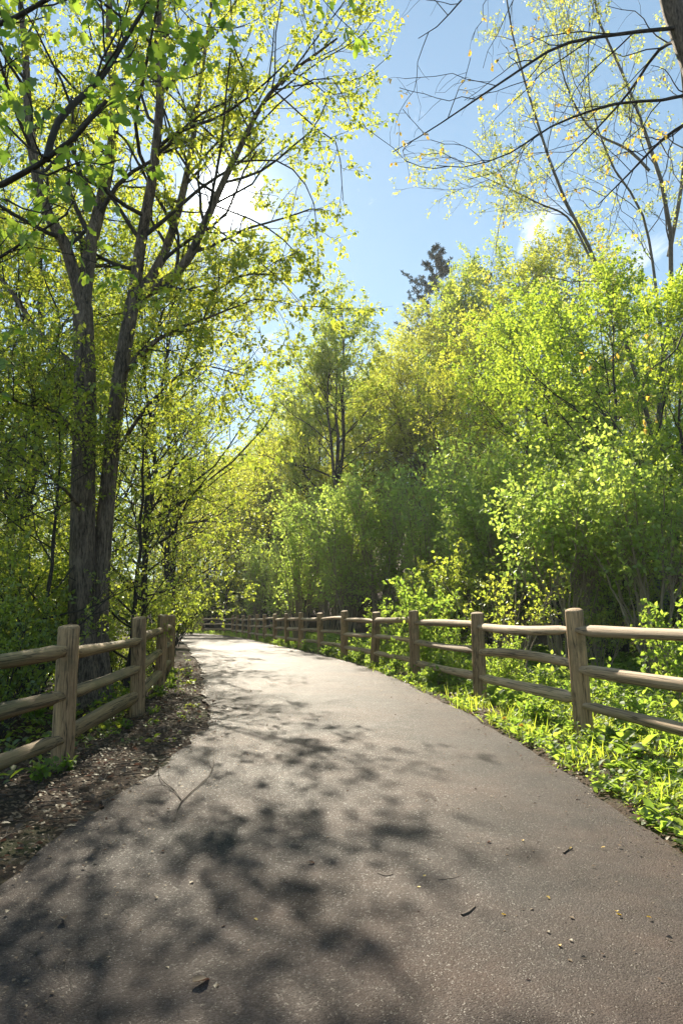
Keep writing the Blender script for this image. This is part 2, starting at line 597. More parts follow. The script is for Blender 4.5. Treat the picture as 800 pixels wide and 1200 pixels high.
def grow(rng, P, R, n, f0=.3, f1=1.0, ang=(.8, .2), length=1.0, lvar=.3, taper=.5, rr=.55, rmin=.003, k=5, wander=.25, up=.15, shape=None, flat=0.0):
    """children of every polyline of P (B,k,3); length absolute (array or number)"""
    B, kp, _ = P.shape
    t = f0 + (f1 - f0) * (np.arange(n)[None, :] + rng.rand(B, n)) / n
    x = t * (kp - 1)
    i = np.minimum(x.astype(int), kp - 2)
    w = (x - i)[..., None]
    b = np.arange(B)[:, None]
    pos = P[b, i] * (1 - w) + P[b, i + 1] * w
    tan = norm(P[b, i + 1] - P[b, i])
    rad = R[b, i] * (1 - w[..., 0]) + R[b, i + 1] * w[..., 0]
    rv = rng.randn(B, n, 3)
    if flat:
        rv[..., 2] *= (1 - flat)
    perp = norm(rv - (rv * tan).sum(-1, keepdims=True) * tan)
    a = ang[0] + ang[1] * rng.randn(B, n)
    a = np.where(t > .93, a * .45, a)[..., None]
    d = norm(tan * np.cos(a) + perp * np.sin(a))
    ln = np.broadcast_to(np.asarray(length, float).reshape(-1, 1) if np.ndim(length) else length, (B, n))
    if shape is not None:
        ln = ln * shape((t - f0) / max(f1 - f0, 1e-6))
    ln = ln * (1 + lvar * rng.uniform(-1, 1, (B, n))) * (1 - (1 - taper) * t)
    pts = [pos]
    seg = (ln / (k - 1))[..., None]
    for j in range(k - 1):
        d = norm(d + wander * rng.randn(B, n, 3) * (0.6 if j == 0 else 1) + np.array([0, 0, up]))
        pts.append(pts[-1] + d * seg)
    C = np.stack(pts, 2).reshape(B * n, k, 3)
    r0 = np.maximum(rad * rr, rmin).reshape(-1)
    Rc = r0[:, None] * np.linspace(1, .35, k)[None, :]
    Rc = np.maximum(Rc, rmin * .6)
    return C, Rc


LEAF = {
    'diamond': (np.array([[0, 0, 0], [.45, -.34, .10], [1, 0, -.06], [.45, .34, .10]]), [[0, 1, 2], [0, 2, 3]]),
    'narrow': (np.array([[0, 0, 0], [.45, -.17, .05], [1, 0, -.1], [.45, .17, .05]]), [[0, 1, 2], [0, 2, 3]]),
    'oval': (np.array([[0, 0, 0], [.22, -.26, .07], [.6, -.28, .08], [1, 0, -.12], [.6, .28, .08], [.22, .26, .07], [.45, 0, 0]]),
             [[0, 1, 6], [1, 2, 6], [2, 3, 6], [3, 4, 6], [4, 5, 6], [5, 0, 6]]),
    'blade': (np.array([[0, -.025, 0], [0, .025, 0], [.5, -.022, .03], [.5, .022, .03], [1, 0, -.12]]), [[0, 2, 3], [0, 3, 1], [2, 4, 3]]),
}
_mp = []
for aa, rr_ in ((175, .22), (140, .42), (118, .30), (84, .62), (66, .52), (52, .40), (30, .70), (13, .86), (0, 1.0)):
    a_ = math.radians(aa)
    _mp.append((.32 + .68 * rr_ * math.cos(a_), .66 * rr_ * math.sin(a_), .06 * abs(math.sin(a_)) - .10 * max(0, rr_ - .6)))
_left = [(x, -y, z) for x, y, z in _mp[1:-1]][::-1]
_out = _mp + _left
_v = np.array([(.30, 0, .0)] + _out)
LEAF['maple'] = (_v, [[0, i + 1, (i + 1) % len(_out) + 1] for i in range(len(_out))])


def leaves(rng, P, n, size, kind='diamond', f0=.15, f1=1.0, droop=.3, spread=.6, off=.0, svar=.35, upbias=.7, tint=(0, 1)):
    """n leaves along each polyline of P -> V, [F], var"""
    B, kp, _ = P.shape
    t = f0 + (f1 - f0) * rng.rand(B, n) ** .8
    x = t * (kp - 1)
    i = np.minimum(x.astype(int), kp - 2)
    w = (x - i)[..., None]
    b = np.arange(B)[:, None]
    pos = (P[b, i] * (1 - w) + P[b, i + 1] * w).reshape(-1, 3)
    tan = norm(P[b, i + 1] - P[b, i]).reshape(-1, 3)
    m = len(pos)
    rv = norm(rng.randn(m, 3))
    ax = norm(tan * (1 - spread) + rv * (spread + .25) + np.array([0, 0, -droop]))
    s = size * (1 + svar * rng.uniform(-1, 1, m))
    pos = pos + norm(rng.randn(m, 3)) * (off * rng.rand(m, 1)) + ax * s[:, None] * .25
    nn = norm(rng.randn(m, 3) * (1 - upbias) + np.array([0, 0, upbias]) + ax * 0.001)
    side = norm(np.cross(nn, ax))
    nn = np.cross(ax, side)
    T, F = LEAF[kind]
    F = np.array(F)
    V = pos[:, None, :] + s[:, None, None] * (T[None, :, 0:1] * ax[:, None] + T[None, :, 1:2] * side[:, None] + T[None, :, 2:3] * nn[:, None])
    Fa = (F[None] + (np.arange(m) * len(T))[:, None, None]).reshape(-1, F.shape[1])
    bt = rng.rand(B, 1) * .5 + rng.rand(B, n) * .5
    var = tint[0] + (tint[1] - tint[0]) * bt.reshape(-1)
    return V.reshape(-1, 3), Fa, np.repeat(var, len(F))


def join(parts):
    Vs, Fs, vs, o = [], [], [], 0
    for V, Fa, va in parts:
        Vs.append(V)
        Fs.append(Fa + o)
        vs.append(va)
        o += len(V)
    return np.concatenate(Vs), [np.concatenate(Fs)], np.concatenate(vs)


# ------------------------------------------------------------------ ground, path
EDGE_R = np.array([(1.75, -6), (1.75, 0), (1.75, 3.7), (1.74, 6), (1.62, 8.2), (1.1, 12.5), (-.1, 19.3), (-3.1, 31), (-5.3, 39.5),
                   (-7.6, 46.5), (-10.2, 51), (-14, 53.8), (-22, 56), (-40, 58)], float)
EDGE_L = np.array([(-1.7, -6), (-1.65, 0), (-1.60, 3.7), (-1.50, 5.2), (-1.42, 7.3), (-1.5, 8.6), (-2.35, 12.5), (-3.85, 19.3), (-6.6, 31), (-8.5, 38.5),
                   (-10.7, 43.6), (-13, 47), (-16, 49.3), (-23, 51.4), (-40, 53.4)], float)


def poly2(E, k):
    return resample(np.c_[E, np.zeros(len(E))], k)[:, :2]


PR, PL = poly2(EDGE_R, 900), poly2(EDGE_L, 900)
CL = (PR + PL) / 2
CLs = CL[::6]


def path_dist(x, y):
    x = np.asarray(x, float).ravel()
    y = np.asarray(y, float).ravel()
    out = np.empty(len(x))
    for i in range(0, len(x), 20000):
        d = (x[i:i + 20000, None] - CLs[None, :, 0]) ** 2 + (y[i:i + 20000, None] - CLs[None, :, 1]) ** 2
        out[i:i + 20000] = np.sqrt(d.min(1))
    return out


def sstep(a, b, x):
    t = np.clip((np.asarray(x, float) - a) / (b - a), 0, 1)
    return t * t * (3 - 2 * t)


_ph = np.random.RandomState(5).uniform(0, 6.28, (8, 2))


def bumps(x, y):
    z = 0
    for j, (f, a) in enumerate(((.35, .10), (.8, .05), (1.7, .03), (3.3, .015))):
        z = z + a * np.sin(f * x + _ph[j, 0] + .6 * np.sin(f * y * .7)) * np.cos(f * 1.1 * y + _ph[j, 1])
    return z


def base_z(y):
    return -.35 * sstep(12, 52, y)


def gz(x, y):
    """height of the ground"""
    x = np.asarray(x, float)
    y = np.asarray(y, float)
    d = path_dist(x, y).reshape(x.shape)
    hill_d = x - (10.5 - .20 * np.clip(y, -20, 90))
    hill = np.where(hill_d > 0, .55 * hill_d * sstep(0, 7, hill_d), 0)
    hill = 22 * (1 - np.exp(-hill / 22))
    left = -.12 * sstep(2.0, 3.0, d) * (x < CL_x(y))
    bank = 6.0 * sstep(60, 105, y - .15 * x)
    return base_z(y) + hill + left + bank + bumps(x, y) * sstep(1.7, 4.5, d)


def CL_x(y):
    return np.interp(y, CL[:700, 1], CL[:700, 0])


def gz1(x, y):
    return float(gz(np.array([x]), np.array([y]))[0])


def axis(fine0, fine1, step, lo, hi, g=1.16):
    a = list(np.arange(fine0, fine1, step))
    s = step
    while a[-1] < hi:
        s *= g
        a.append(a[-1] + s)
    s = step
    while a[0] > lo:
        s *= g
        a.insert(0, a[0] - s)
    return np.array(a)


gx = axis(-7, 9, .16, -300, 300)
gy = axis(-3, 24, .16, -60, 500, 1.10)
GX, GY = np.meshgrid(gx, gy)
GZ = gz(GX, GY)
PDm = path_dist(GX, GY).reshape(GX.shape)
GZ = GZ - .06 * (1 - sstep(1.35, 1.75, PDm))
idx = np.arange(GX.size).reshape(GX.shape)
q = np.stack([idx[:-1, :-1], idx[:-1, 1:], idx[1:, 1:], idx[1:, :-1]], -1).reshape(-1, 4)
g = ob('ground', mesh('ground', np.c_[GX.ravel(), GY.ravel(), GZ.ravel()], [q], M['ground']))
g['kind'] = 'structure'
g['label'] = 'dark leaf-strewn woodland floor rising to a hill on the right'

# path: ragged edges
rng = np.random.RandomState(3)
k = len(PR)


def ragged(amp, seed):
    r = np.random.RandomState(seed)
    s = np.arange(k)
    z = np.zeros(k)
    for w, a in ((40, .5), (14, .3), (5, .25), (2, .2)):
        kn = r.randn(k // w + 3)
        z += a * np.interp(s / w, np.arange(len(kn)), kn)
    return z * amp


dirp = norm(np.gradient(CL, axis=0))
nrm = np.stack([dirp[:, 1], -dirp[:, 0]], 1)
R_ = PR + nrm * ragged(.06, 8)[:, None]
L_ = PL - nrm * ragged(.09, 9)[:, None]
u = np.linspace(0, 1, 13)
PX = L_[:, None, :] * (1 - u)[None, :, None] + R_[:, None, :] * u[None, :, None]
PZ = base_z(PX[..., 1]) + .022 + .02 * (1 - (2 * u[None, :] - 1) ** 2)
V = np.concatenate([PX, PZ[..., None]], -1)
# skirts so the asphalt has an edge
sk0 = V[:, :1].copy()
sk0[..., 2] -= .08
sk1 = V[:, -1:].copy()
sk1[..., 2] -= .08
V = np.concatenate([sk0, V[:, :1], V, V[:, -1:], sk1], 1)
idx = np.arange(k * 17).reshape(k, 17)
q = np.stack([idx[:-1, :-1], idx[:-1, 1:], idx[1:, 1:], idx[1:, :-1]], -1)
q = np.delete(q, (1, 14), axis=1).reshape(-1, 4)
p = ob('path', mesh('path', V.reshape(-1, 3), [q], M['asphalt']))
p['kind'] = 'structure'
p['label'] = 'worn grey asphalt footpath curving away to the left'


def path_z(x, y):
    return float(base_z(y)) + .045


def on_path(px, py):
    """where the photo pixel meets the path surface"""
    d = ray(px, py)
    t = (CAM_H - .04) / -d[2]
    for _ in range(6):
        P = np.array([0, 0, CAM_H]) + d * t
        t = (CAM_H - .04 - float(base_z(P[1]))) / -d[2]
    return np.array([0, 0, CAM_H]) + d * t


# ------------------------------------------------------------------ fences
def post_mesh(seed, h=1.25, r=.092):
    rng = np.random.RandomState(seed)
    s, zs = 18, np.array([-.25, 0, .2, .4, .6, .8, 1.0, h - .022, h - .006, h])
    rr = np.array([1, 1, 1, .99, .98, .97, .965, .95, .90, .78]) * r
    a = np.arange(s) * 2 * math.pi / s
    lump = 1 + .05 * np.sin(2 * a + rng.rand() * 6) + .03 * np.sin(3 * a + rng.rand() * 6) + .012 * rng.randn(s)
    V = []
    for z, q_ in zip(zs, rr):
        w = lump * (1 + .012 * rng.randn(s))
        V.append(np.c_[q_ * w * np.cos(a), q_ * w * np.sin(a), np.full(s, z + (.012 * np.cos(a - 1) if z > 1.1 else 0))])
    V = np.concatenate(V + [[[0, 0, h + .004]]])
    n = len(zs)
    idx = np.arange(n * s).reshape(n, s)
    qd = np.stack([idx[:-1], np.roll(idx[:-1], -1, 1), np.roll(idx[1:], -1, 1), idx[1:]], -1).reshape(-1, 4)
    top = np.stack([idx[-1], np.roll(idx[-1], -1), np.full(s, n * s)], -1)
    return mesh('post', V, [qd, top], M['post'])


def rail_mesh(seed, mat, r=.064):
    """unit length along x from 0 to 1; ends are tapered to fit the mortise"""
    rng = np.random.RandomState(seed)
    xs = np.array([0, .015, .05, .085, .12, .25, .4, .55, .7, .82, .88, .915, .95, .985, 1.0])
    wy = np.array([.4, .5, .52, .72, 1, 1, 1, 1, 1, 1, 1, .72, .52, .5, .4])
    s = 14
    a = np.arange(s) * 2 * math.pi / s
    lump = 1 + .12 * np.sin(a + rng.rand() * 6) + .10 * np.sin(2 * a + rng.rand() * 6) + .02 * rng.randn(s)
    bow = .018 * rng.randn()
    bow2 = .014 * rng.randn()
    V = []
    for x, w in zip(xs, wy):
        q_ = r * lump * (1 + .03 * rng.randn(s)) * (1 + .09 * math.sin(6 * x + seed))
        V.append(np.c_[np.full(s, x), q_ * np.cos(a) * w * .95 + bow2 * math.sin(math.pi * x),
                       q_ * np.sin(a) * (1 if w == 1 else .55 + .45 * w) + bow * math.sin(math.pi * x)])
    V = np.concatenate(V)
    n = len(xs)
    idx = np.arange(n * s).reshape(n, s)
    qd = np.stack([idx[:-1], np.roll(idx[:-1], -1, 1), np.roll(idx[1:], -1, 1), idx[1:]], -1).reshape(-1, 4)
    caps = np.stack([idx[0], idx[-1][::-1]])
    return mesh('rail', V, [qd, caps], mat)


POSTS = [post_mesh(40 + i) for i in range(5)]
RAILS_R = [rail_mesh(60 + i, M['rail'], .054) for i in range(6)]
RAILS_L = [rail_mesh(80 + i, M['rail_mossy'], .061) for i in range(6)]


def fence(name, label, pts, rails, heights, seed, leans={}, ph=1.25):
    rng = np.random.RandomState(seed)
    x0, y0 = pts[0]
    root = empty(name, (x0, y0, gz1(x0, y0)), label, 'fence')
    zr = gz1(x0, y0)
    P3 = []
    for i, (x, y) in enumerate(pts):
        z = gz1(x, y)
        P3.append(np.array([x, y, z]))
        o = ob('post', POSTS[rng.randint(5)], root, (x - x0, y - y0, z - zr))
        lean = leans.get(i, (.015 * rng.randn(), .018 * rng.randn()))
        o.rotation_euler = (lean[0], lean[1], rng.rand() * .6)
        o.scale = (1, 1, ph / 1.25 * (1 + .015 * rng.randn()))
    for i in range(len(pts) - 1):
        A, B = P3[i], P3[i + 1]
        for j, h in enumerate(heights):
            la = leans.get(i, (0, 0))
            lb = leans.get(i + 1, (0, 0))
            a = A + np.array([la[1] * h, -la[0] * h, h + .014 * rng.randn() + .012])
            b = B + np.array([lb[1] * h, -lb[0] * h, h + .014 * rng.randn() - .012])
            d = b - a
            u_ = d / np.linalg.norm(d)
            a = a - u_ * .045
            b = b + u_ * .045
            d = b - a
            o = ob('rail', rails[rng.randint(6)], root, a - np.array([x0, y0, zr]))
            o.rotation_euler = (rng.rand() * 6.28, -math.asin(d[2] / np.linalg.norm(d)), math.atan2(d[1], d[0]))
            o.scale = (np.linalg.norm(d), 1 + .08 * rng.randn(), 1 + .08 * rng.randn())
    return root


RF = [(2.95, 1.5), (2.72, 4.5), (2.43, 7.5), (1.94, 10.4), (1.33, 13.3), (.72, 16.2), (.07, 19.1), (-.62, 22.0), (-1.37, 24.8), (-2.04, 27.6),
      (-2.74, 30.4), (-3.45, 33.2), (-4.15, 36.0), (-4.86, 38.8), (-5.55, 41.6), (-6.3, 44.4), (-7.0, 47.2), (-8.0, 50.0),
      (-9.9, 52.3), (-12.5, 54.0), (-15.4, 55.2), (-18.3, 56.0), (-21.2, 56.8)]
LF = [(-2.5, .6), (-2.45, 3.5), (-2.39, 6.45), (-2.57, 9.4), (-3.08, 12.6), (-3.62, 15.6)]
fence('split_rail_fence', 'long tan three-rail log fence curving along the right side of the path', RF, RAILS_R, (.34, .69, 1.04), 21,
      {2: (.02, -.06), 3: (.01, -.02)})
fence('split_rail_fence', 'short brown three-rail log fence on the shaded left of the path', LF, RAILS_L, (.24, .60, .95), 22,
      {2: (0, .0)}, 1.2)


# ------------------------------------------------------------------ trees
def tree_object(name, label, cat, loc, wood, wood_m, leaf_parts, group=None, limbs=None, leaf_name='crown', wood_name='trunk'):
    """wood: tube groups in world space, loc = base of the thing"""
    loc = np.asarray(loc, float)
    root = empty(name, loc, label, cat, group)
    V, Fq = tubes(wood)
    ob(wood_name, mesh(wood_name, V - loc, Fq, wood_m), root)
    for P, R, s in (limbs or []):
        V, Fq = tubes([(P, R, s)])
        ob('limb', mesh('limb', V - loc, Fq, wood_m), root)
    for nm, parts, mt in leaf_parts:
        V, Fq, va = join(parts)
        ob(nm, mesh(nm, V - loc, Fq, mt, va, smooth=False), root)
    return root


def proto_tree(seed, H, R, clear=.3, n1=22, n2=8, n3=7, nl=16, lsize=.085, kind='diamond', lean=(0, 0), r0=None, up1=.10, ang1=1.0, l2=.42, l3=.22, droop=.3, wander=.10, forks=0):
    """broad-leaved tree at the origin: wood groups and leaf arrays"""
    rng = np.random.RandomState(seed)
    r0 = r0 or H * .013
    kk = 14
    tt = np.linspace(0, 1, kk)
    P = np.zeros((1, kk, 3))
    w = np.cumsum(rng.randn(kk, 2) * wander * H / kk * .9, axis=0)
    P[0, :, :2] = (w - w[0]) + np.outer(tt ** 1.3, lean)
    P[0, :, 2] = tt * H * .93
    Rr = (r0 * (1 - .9 * tt) + .004 + r0 * .5 * np.exp(-tt * 40))[None]
    trunk = (P, Rr, 9)
    stems, SR = P, Rr
    if forks:
        C, RC = grow(rng, P, Rr, forks, .3, .62, (.38, .08), H * .62, .2, .6, .75, .02, kk, .07, .12)
        stems = np.concatenate([P, C])
        SR = np.concatenate([Rr, RC])
    sh = lambda t: .35 + .75 * np.sin(math.pi * np.clip(.12 + .88 * t, 0, 1) ** .8)
    L1, R1 = grow(rng, stems, SR, n1, clear, 1.0, (ang1, .18), R * 1.15, .3, .78, .5, .012, 8, .14, up1, sh)
    L2, R2 = grow(rng, L1, R1, n2, .25, 1, (.75, .22), R * l2, .35, .6, .55, .006, 5, .2, .06, flat=.4)
    L3, R3 = grow(rng, L2, R2, n3, .2, 1, (.75, .25), R * l3, .35, .7, .55, .003, 4, .22, .02, flat=.4)
    wood = [(stems, SR, 9), (L1, R1, 5), (L2, R2, 4), (L3, R3, 3)]
    lv = leaves(rng, L3, nl, lsize, kind, f0=.3, off=lsize * .45, droop=droop)
    return wood, lv, (L1, L2, L3)


def make_proto(name, label, cat, seed, wood_m, leaf_m, loc=(0, 0, 0), **kw):
    w, lv, _ = proto_tree(seed, **kw)
    return tree_object(name, label, cat, (0, 0, 0), w, M[wood_m], [('crown', [lv], M[leaf_m])])


def place(root, x, y, rz=0, s=1.0, dz=-.1):
    root.location = (x, y, gz1(x, y) + dz)
    root.rotation_euler = (0, 0, rz)
    root.scale = (s, s, s)
    return root


def copy_at(root, x, y, rz, s, label, group=None, dz=-.1):
    return copy_tree(root, (x, y, gz1(x, y) + dz), rz, s, label, group)


def X_at(px, Y):
    return (px - CX) / F_PX * Y / math.cos(PITCH) * .985


# ---- the big two-stemmed maple left of the path
def hero_maple():
    rng = np.random.RandomState(101)
    Y = 10.6
    def tr(pts, k=16):
        return resample([at(x, y, Yd) for x, y, Yd in pts], k)
    base = at(100, 850, Y)
    base[2] = gz1(base[0], base[1]) - .1
    s1 = [(base[0], base[1], base[2])] + [tuple(at(x, y, Y)) for x, y in ((96, 745), (97, 650), (98, 550), (100, 450), (97, 360))]
    s2b = base + np.array([.22, .1, 0])
    s2 = [tuple(s2b)] + [tuple(at(x, y, Y + .15)) for x, y in ((117, 745), (121, 640), (130, 540), (141, 440), (156, 352))]
    T1, T2 = resample(s1, 16), resample(s2, 16)
    r1 = np.linspace(.205, .15, 16)
    r1[:3] += [.16, .06, .015]
    r2 = np.linspace(.135, .11, 16)
    r2[:3] += [.07, .02, .0]
    limbs = []
    spec = [
        ([(97, 360, Y), (78, 290, Y - .1), (50, 235, Y - .3), (35, 150, Y - .3), (28, 40, Y - .2), (10, -120, Y)], .10, .025),
        ([(98, 362, Y), (106, 290, Y + .2), (125, 210, Y + .5), (135, 130, Y + .8), (128, 20, Y + 1.2), (140, -150, Y + 1.5)], .12, .03),
        ([(156, 352, Y + .15), (166, 280, Y + .1), (180, 200, Y - .2), (188, 110, Y - .4), (186, 20, Y - .6), (200, -120, Y - .5)], .10, .025),
        ([(157, 350, Y + .15), (186, 312, Y + .3), (206, 258, Y + .6), (222, 190, Y + 1.0), (232, 120, Y + 1.4), (250, -10, Y + 1.8)], .085, .02),
        ([(158, 350, Y + .15), (212, 316, Y + .1), (243, 255, Y), (272, 192, Y + .1), (320, 105, Y + .2), (395, 45, Y + .2)], .085, .016),
        ([(100, 440, Y), (50, 395, Y + .2), (5, 330, Y + .6), (-60, 260, Y + 1)], .06, .015),
        ([(143, 440, Y + .15), (190, 395, Y - .5), (245, 372, Y - 1.2), (300, 350, Y - 1.6)], .035, .008),
        ([(100, 520, Y), (60, 480, Y - .6), (20, 470, Y - 1.2), (-30, 440, Y - 1.8)], .04, .01),
        ([(130, 540, Y + .15), (178, 470, Y - .2), (230, 430, Y - .2), (285, 440, Y)], .035, .008),
        ([(141, 440, Y + .15), (180, 400, Y + 1.2), (235, 385, Y + 2.4), (290, 395, Y + 3.4)], .04, .008),
        ([(150, 390, Y + .15), (170, 350, Y + 1.5), (225, 330, Y + 3.0), (300, 320, Y + 4.4)], .04, .008),
        ([(100, 600, Y), (60, 560, Y - .8), (10, 540, Y - 1.4)], .03, .008),
    ]
    for pts, a, b in spec:
        P = tr(pts)
        limbs.append((P[None], np.linspace(a, b, 16)[None], 8))
    A = np.concatenate([l[0] for l in limbs])
    AR = np.concatenate([l[1] for l in limbs])
    B1, RB1 = grow(rng, A[:5], AR[:5], 19, .05, 1, (.95, .2), 2.5, .4, .75, .42, .009, 8, .16, .10)
    B1b, RB1b = grow(rng, A[5:], AR[5:], 9, .15, 1, (.9, .2), 1.5, .4, .75, .42, .007, 8, .16, .06)
    B1 = np.concatenate([B1, B1b])
    RB1 = np.concatenate([RB1, RB1b])
    # the thin spray reaching out towards the sky on the right
    sp = [tr(p, 8) for p in (
        [(275, 190, Y), (330, 190, Y - .3), (365, 230, Y - .5), (372, 290, Y - .6)],
        [(250, 240, Y), (310, 265, Y - .4), (350, 300, Y - .7), (372, 345, Y - .9)],
        [(290, 160, Y), (340, 110, Y - .2), (385, 90, Y - .4), (410, 130, Y - .5)],
        [(310, 120, Y), (370, 75, Y), (420, 45, Y - .2), (440, 20, Y - .3)],
        [(245, 262, Y), (290, 295, Y - .5), (330, 330, Y - .8), (350, 352, Y - 1)],
        [(320, 105, Y), (370, 150, Y), (395, 170, Y), (402, 235, Y)],
        [(330, 100, Y), (390, 20, Y), (430, -30, Y), (470, -50, Y)])]
    S = np.stack(sp)
    SR = np.tile(np.linspace(.016, .005, 8), (len(S), 1))
    B1 = np.concatenate([B1, S])
    RB1 = np.concatenate([RB1, SR])
    B2, RB2 = grow(rng, B1, RB1, 6, .2, 1, (.75, .22), .85, .4, .65, .5, .004, 5, .2, .04)
    B3, RB3 = grow(rng, B2, RB2, 5, .2, 1, (.75, .25), .38, .4, .7, .55, .0025, 4, .22, .0)
    dv = norm(B3.mean(1) - np.array([0, 0, CAM_H]))
    open_ = (np.linalg.norm(dv - SUN, axis=1) > .030 + .012 * rng.rand(len(dv)))
    B3, RB3 = B3[open_], RB3[open_]
    lv = leaves(rng, B3, 7, .066, 'oval', off=.03, droop=.45)
    # lower: bigger leaves, upper: yellow young ones with flower tassels
    z = B3[:, -1, 2]
    hi = z > 5.2
    fl = leaves(rng, B3[hi], 6, .055, 'diamond', off=.035, droop=.6)
    loc = base
    wood = [(T1[None], r1[None], 14)]
    root = empty('maple_tree', loc, 'large two-stemmed maple behind the left fence, branching in front of the sun', 'tree')
    V, Fq = tubes(wood)
    ob('trunk', mesh('trunk', V - loc, Fq, M['bark']), root)
    V, Fq = tubes([(T2[None], r2[None], 12)])
    ob('trunk', mesh('trunk', V - loc, Fq, M['bark']), root)
    for P, R, s in limbs:
        V, Fq = tubes([(P, R, s)])
        ob('limb', mesh('limb', V - loc, Fq, M['bark']), root)
    V, Fq = tubes([(B1, RB1, 5), (B2, RB2, 4), (B3, RB3, 3)])
    ob('branches', mesh('branches', V - loc, Fq, M['bark_dark']), root)
    V, Fq, va = join([lv])
    ob('crown', mesh('crown', V - loc, Fq, M['maple'], va, smooth=False), root)
    V, Fq, va = join([fl])
    ob('blossom', mesh('blossom', V - loc, Fq, M['yellow'], va, smooth=False), root)


hero_maple()


# ---- maple outside the frame whose bough with large leaves crosses the top left
def overhang_maple():
    rng = np.random.RandomState(202)
    bx, by = -5.3, 6.3
    base = np.array([bx, by, gz1(bx, by) - .1])
    trunk = resample([base, base + [.0, -.05, 2.2], base + [.1, -.1, 4.4], base + [.3, -.2, 7.0], base + [.3, 0, 10.]], 16)
    tr_r = np.linspace(.19, .05, 16)
    tr_r[0] += .07
    def tr(pts, k=14):
        return resample([p if len(p) == 3 and not isinstance(p, tuple) else at(*p) for p in pts], k)
    limbs = []
    for pts, a, b in (
        ([trunk[5], (-60, 250, 5.2), (0, 218, 4.9), (55, 187, 4.7), (100, 150, 4.6), (125, 118, 4.5)], .05, .014),
        ([at(55, 187, 4.7), (70, 140, 4.8), (118, 92, 4.9), (148, 45, 5.0), (176, 0, 5.1), (215, -60, 5.2)], .028, .008),
        ([trunk[8], (-60, 60, 5.6), (20, 20, 5.3), (90, -20, 5.0), (170, -50, 4.9)], .045, .01),
        ([trunk[4], (-40, 330, 5.6), (20, 290, 5.4), (80, 250, 5.3)], .03, .008),
        ([trunk[10], (-40, -100, 5.8), (80, -130, 5.6), (230, -120, 5.5), (330, -80, 5.4)], .045, .01),
        ([trunk[11], (-60, -260, 6.5), (120, -330, 7.5), (260, -330, 8.0)], .045, .012),
    ):
        limbs.append((tr(pts)[None], np.linspace(a, b, 14)[None], 8))
    A = np.concatenate([l[0] for l in limbs])
    AR = np.concatenate([l[1] for l in limbs])
    B1, R1 = grow(rng, A, AR, 14, .2, 1, (.85, .2), 1.0, .4, .75, .45, .006, 6, .16, .05)
    B2, R2 = grow(rng, B1, R1, 5, .2, 1, (.75, .25), .42, .4, .7, .5, .0028, 5, .2, .0)
    lv = leaves(rng, B2, 5, .10, 'maple', off=.05, droop=.55, upbias=.8)
    root = empty('maple_tree', base, 'near maple whose bough of large leaves hangs into the upper left corner', 'tree')
    V, Fq = tubes([(trunk[None], tr_r[None], 12)])
    ob('trunk', mesh('trunk', V - base, Fq, M['bark']), root)
    for P, R, s in limbs:
        V, Fq = tubes([(P, R, s)])
        ob('limb', mesh('limb', V - base, Fq, M['bark_dark']), root)
    V, Fq = tubes([(B1, R1, 5), (B2, R2, 3)])
    ob('branches', mesh('branches', V - base, Fq, M['bark_dark']), root)
    V, Fq, va = join([lv])
    ob('crown', mesh('crown', V - base, Fq, M['maple_big'], va, smooth=False), root)


overhang_maple()


# ---- tree leaning in at the top right: thin, almost bare boughs
def overhang_right():
    rng = np.random.RandomState(303)
    bx, by = 4.75, 6.2
    base = np.array([bx, by, gz1(bx, by) - .1])
    trunk = resample([base, base + [-.35, 0, 2.2], base + [-.9, 0, 4.3], at(800, 45, 6.2), at(775, -40, 6.2), at(735, -260, 6.2)], 16)
    tr_r = np.linspace(.17, .07, 16)
    tr_r[0] += .06
    limbs = []
    for pts, a, b in (
        ([(800, 32, 6.2), (740, 38, 6.0), (660, 52, 5.8), (600, 88, 5.6), (545, 125, 5.5), (500, 155, 5.4), (460, 178, 5.3)], .020, .003),
        ([(830, 95, 6.3), (790, 115, 6.1), (720, 122, 5.9), (650, 146, 5.8), (600, 178, 5.7), (550, 195, 5.6), (511, 194, 5.5)], .017, .003),
        ([(780, -30, 6.2), (700, -50, 6.0), (600, -40, 5.8), (540, 0, 5.6), (520, 25, 5.5), (490, 45, 5.4)], .02, .003),
        ([(800, 45, 6.2), (770, 60, 6.6), (735, 110, 6.8), (690, 160, 7.0), (650, 200, 7.1)], .02, .004),
        ([(830, 130, 6.3), (780, 160, 6.5), (735, 205, 6.6), (700, 240, 6.6)], .02, .004),
        ([(850, 190, 6.3), (800, 390, 6.2), (770, 425, 6.0), (755, 440, 5.9)], .016, .004),
    ):
        P = resample([at(*q_) for q_ in pts], 14)
        limbs.append((P[None], np.linspace(a, b, 14)[None], 7))
    A = np.concatenate([l[0] for l in limbs])
    AR = np.concatenate([l[1] for l in limbs])
    B1, R1 = grow(rng, A, AR, 12, .12, 1, (.85, .25), .85, .5, .7, .45, .004, 7, .2, .0)
    B2, R2 = grow(rng, B1, R1, 4, .3, 1, (.75, .3), .26, .5, .7, .5, .0022, 4, .25, -.02)
    keep = rng.rand(len(B2)) < .45
    lv = leaves(rng, B2[keep], 4, .036, 'oval', f0=.7, off=.02, droop=.8)
    root = empty('leaning_tree', base, 'leaning tree at the top right corner with almost bare boughs', 'tree')
    V, Fq = tubes([(trunk[None], tr_r[None], 12)])
    ob('trunk', mesh('trunk', V - base, Fq, M['bark']), root)
    for P, R, s in limbs:
        V, Fq = tubes([(P, R, s)])
        ob('limb', mesh('limb', V - base, Fq, M['bark_dark']), root)
    V, Fq = tubes([(B1, R1, 5), (B2, R2, 3)])
    ob('branches', mesh('branches', V - base, Fq, M['bark_dark']), root)
    V, Fq, va = join([lv])
    ob('young_leaves', mesh('young_leaves', V - base, Fq, M['orange'], va, smooth=False), root)


overhang_right()

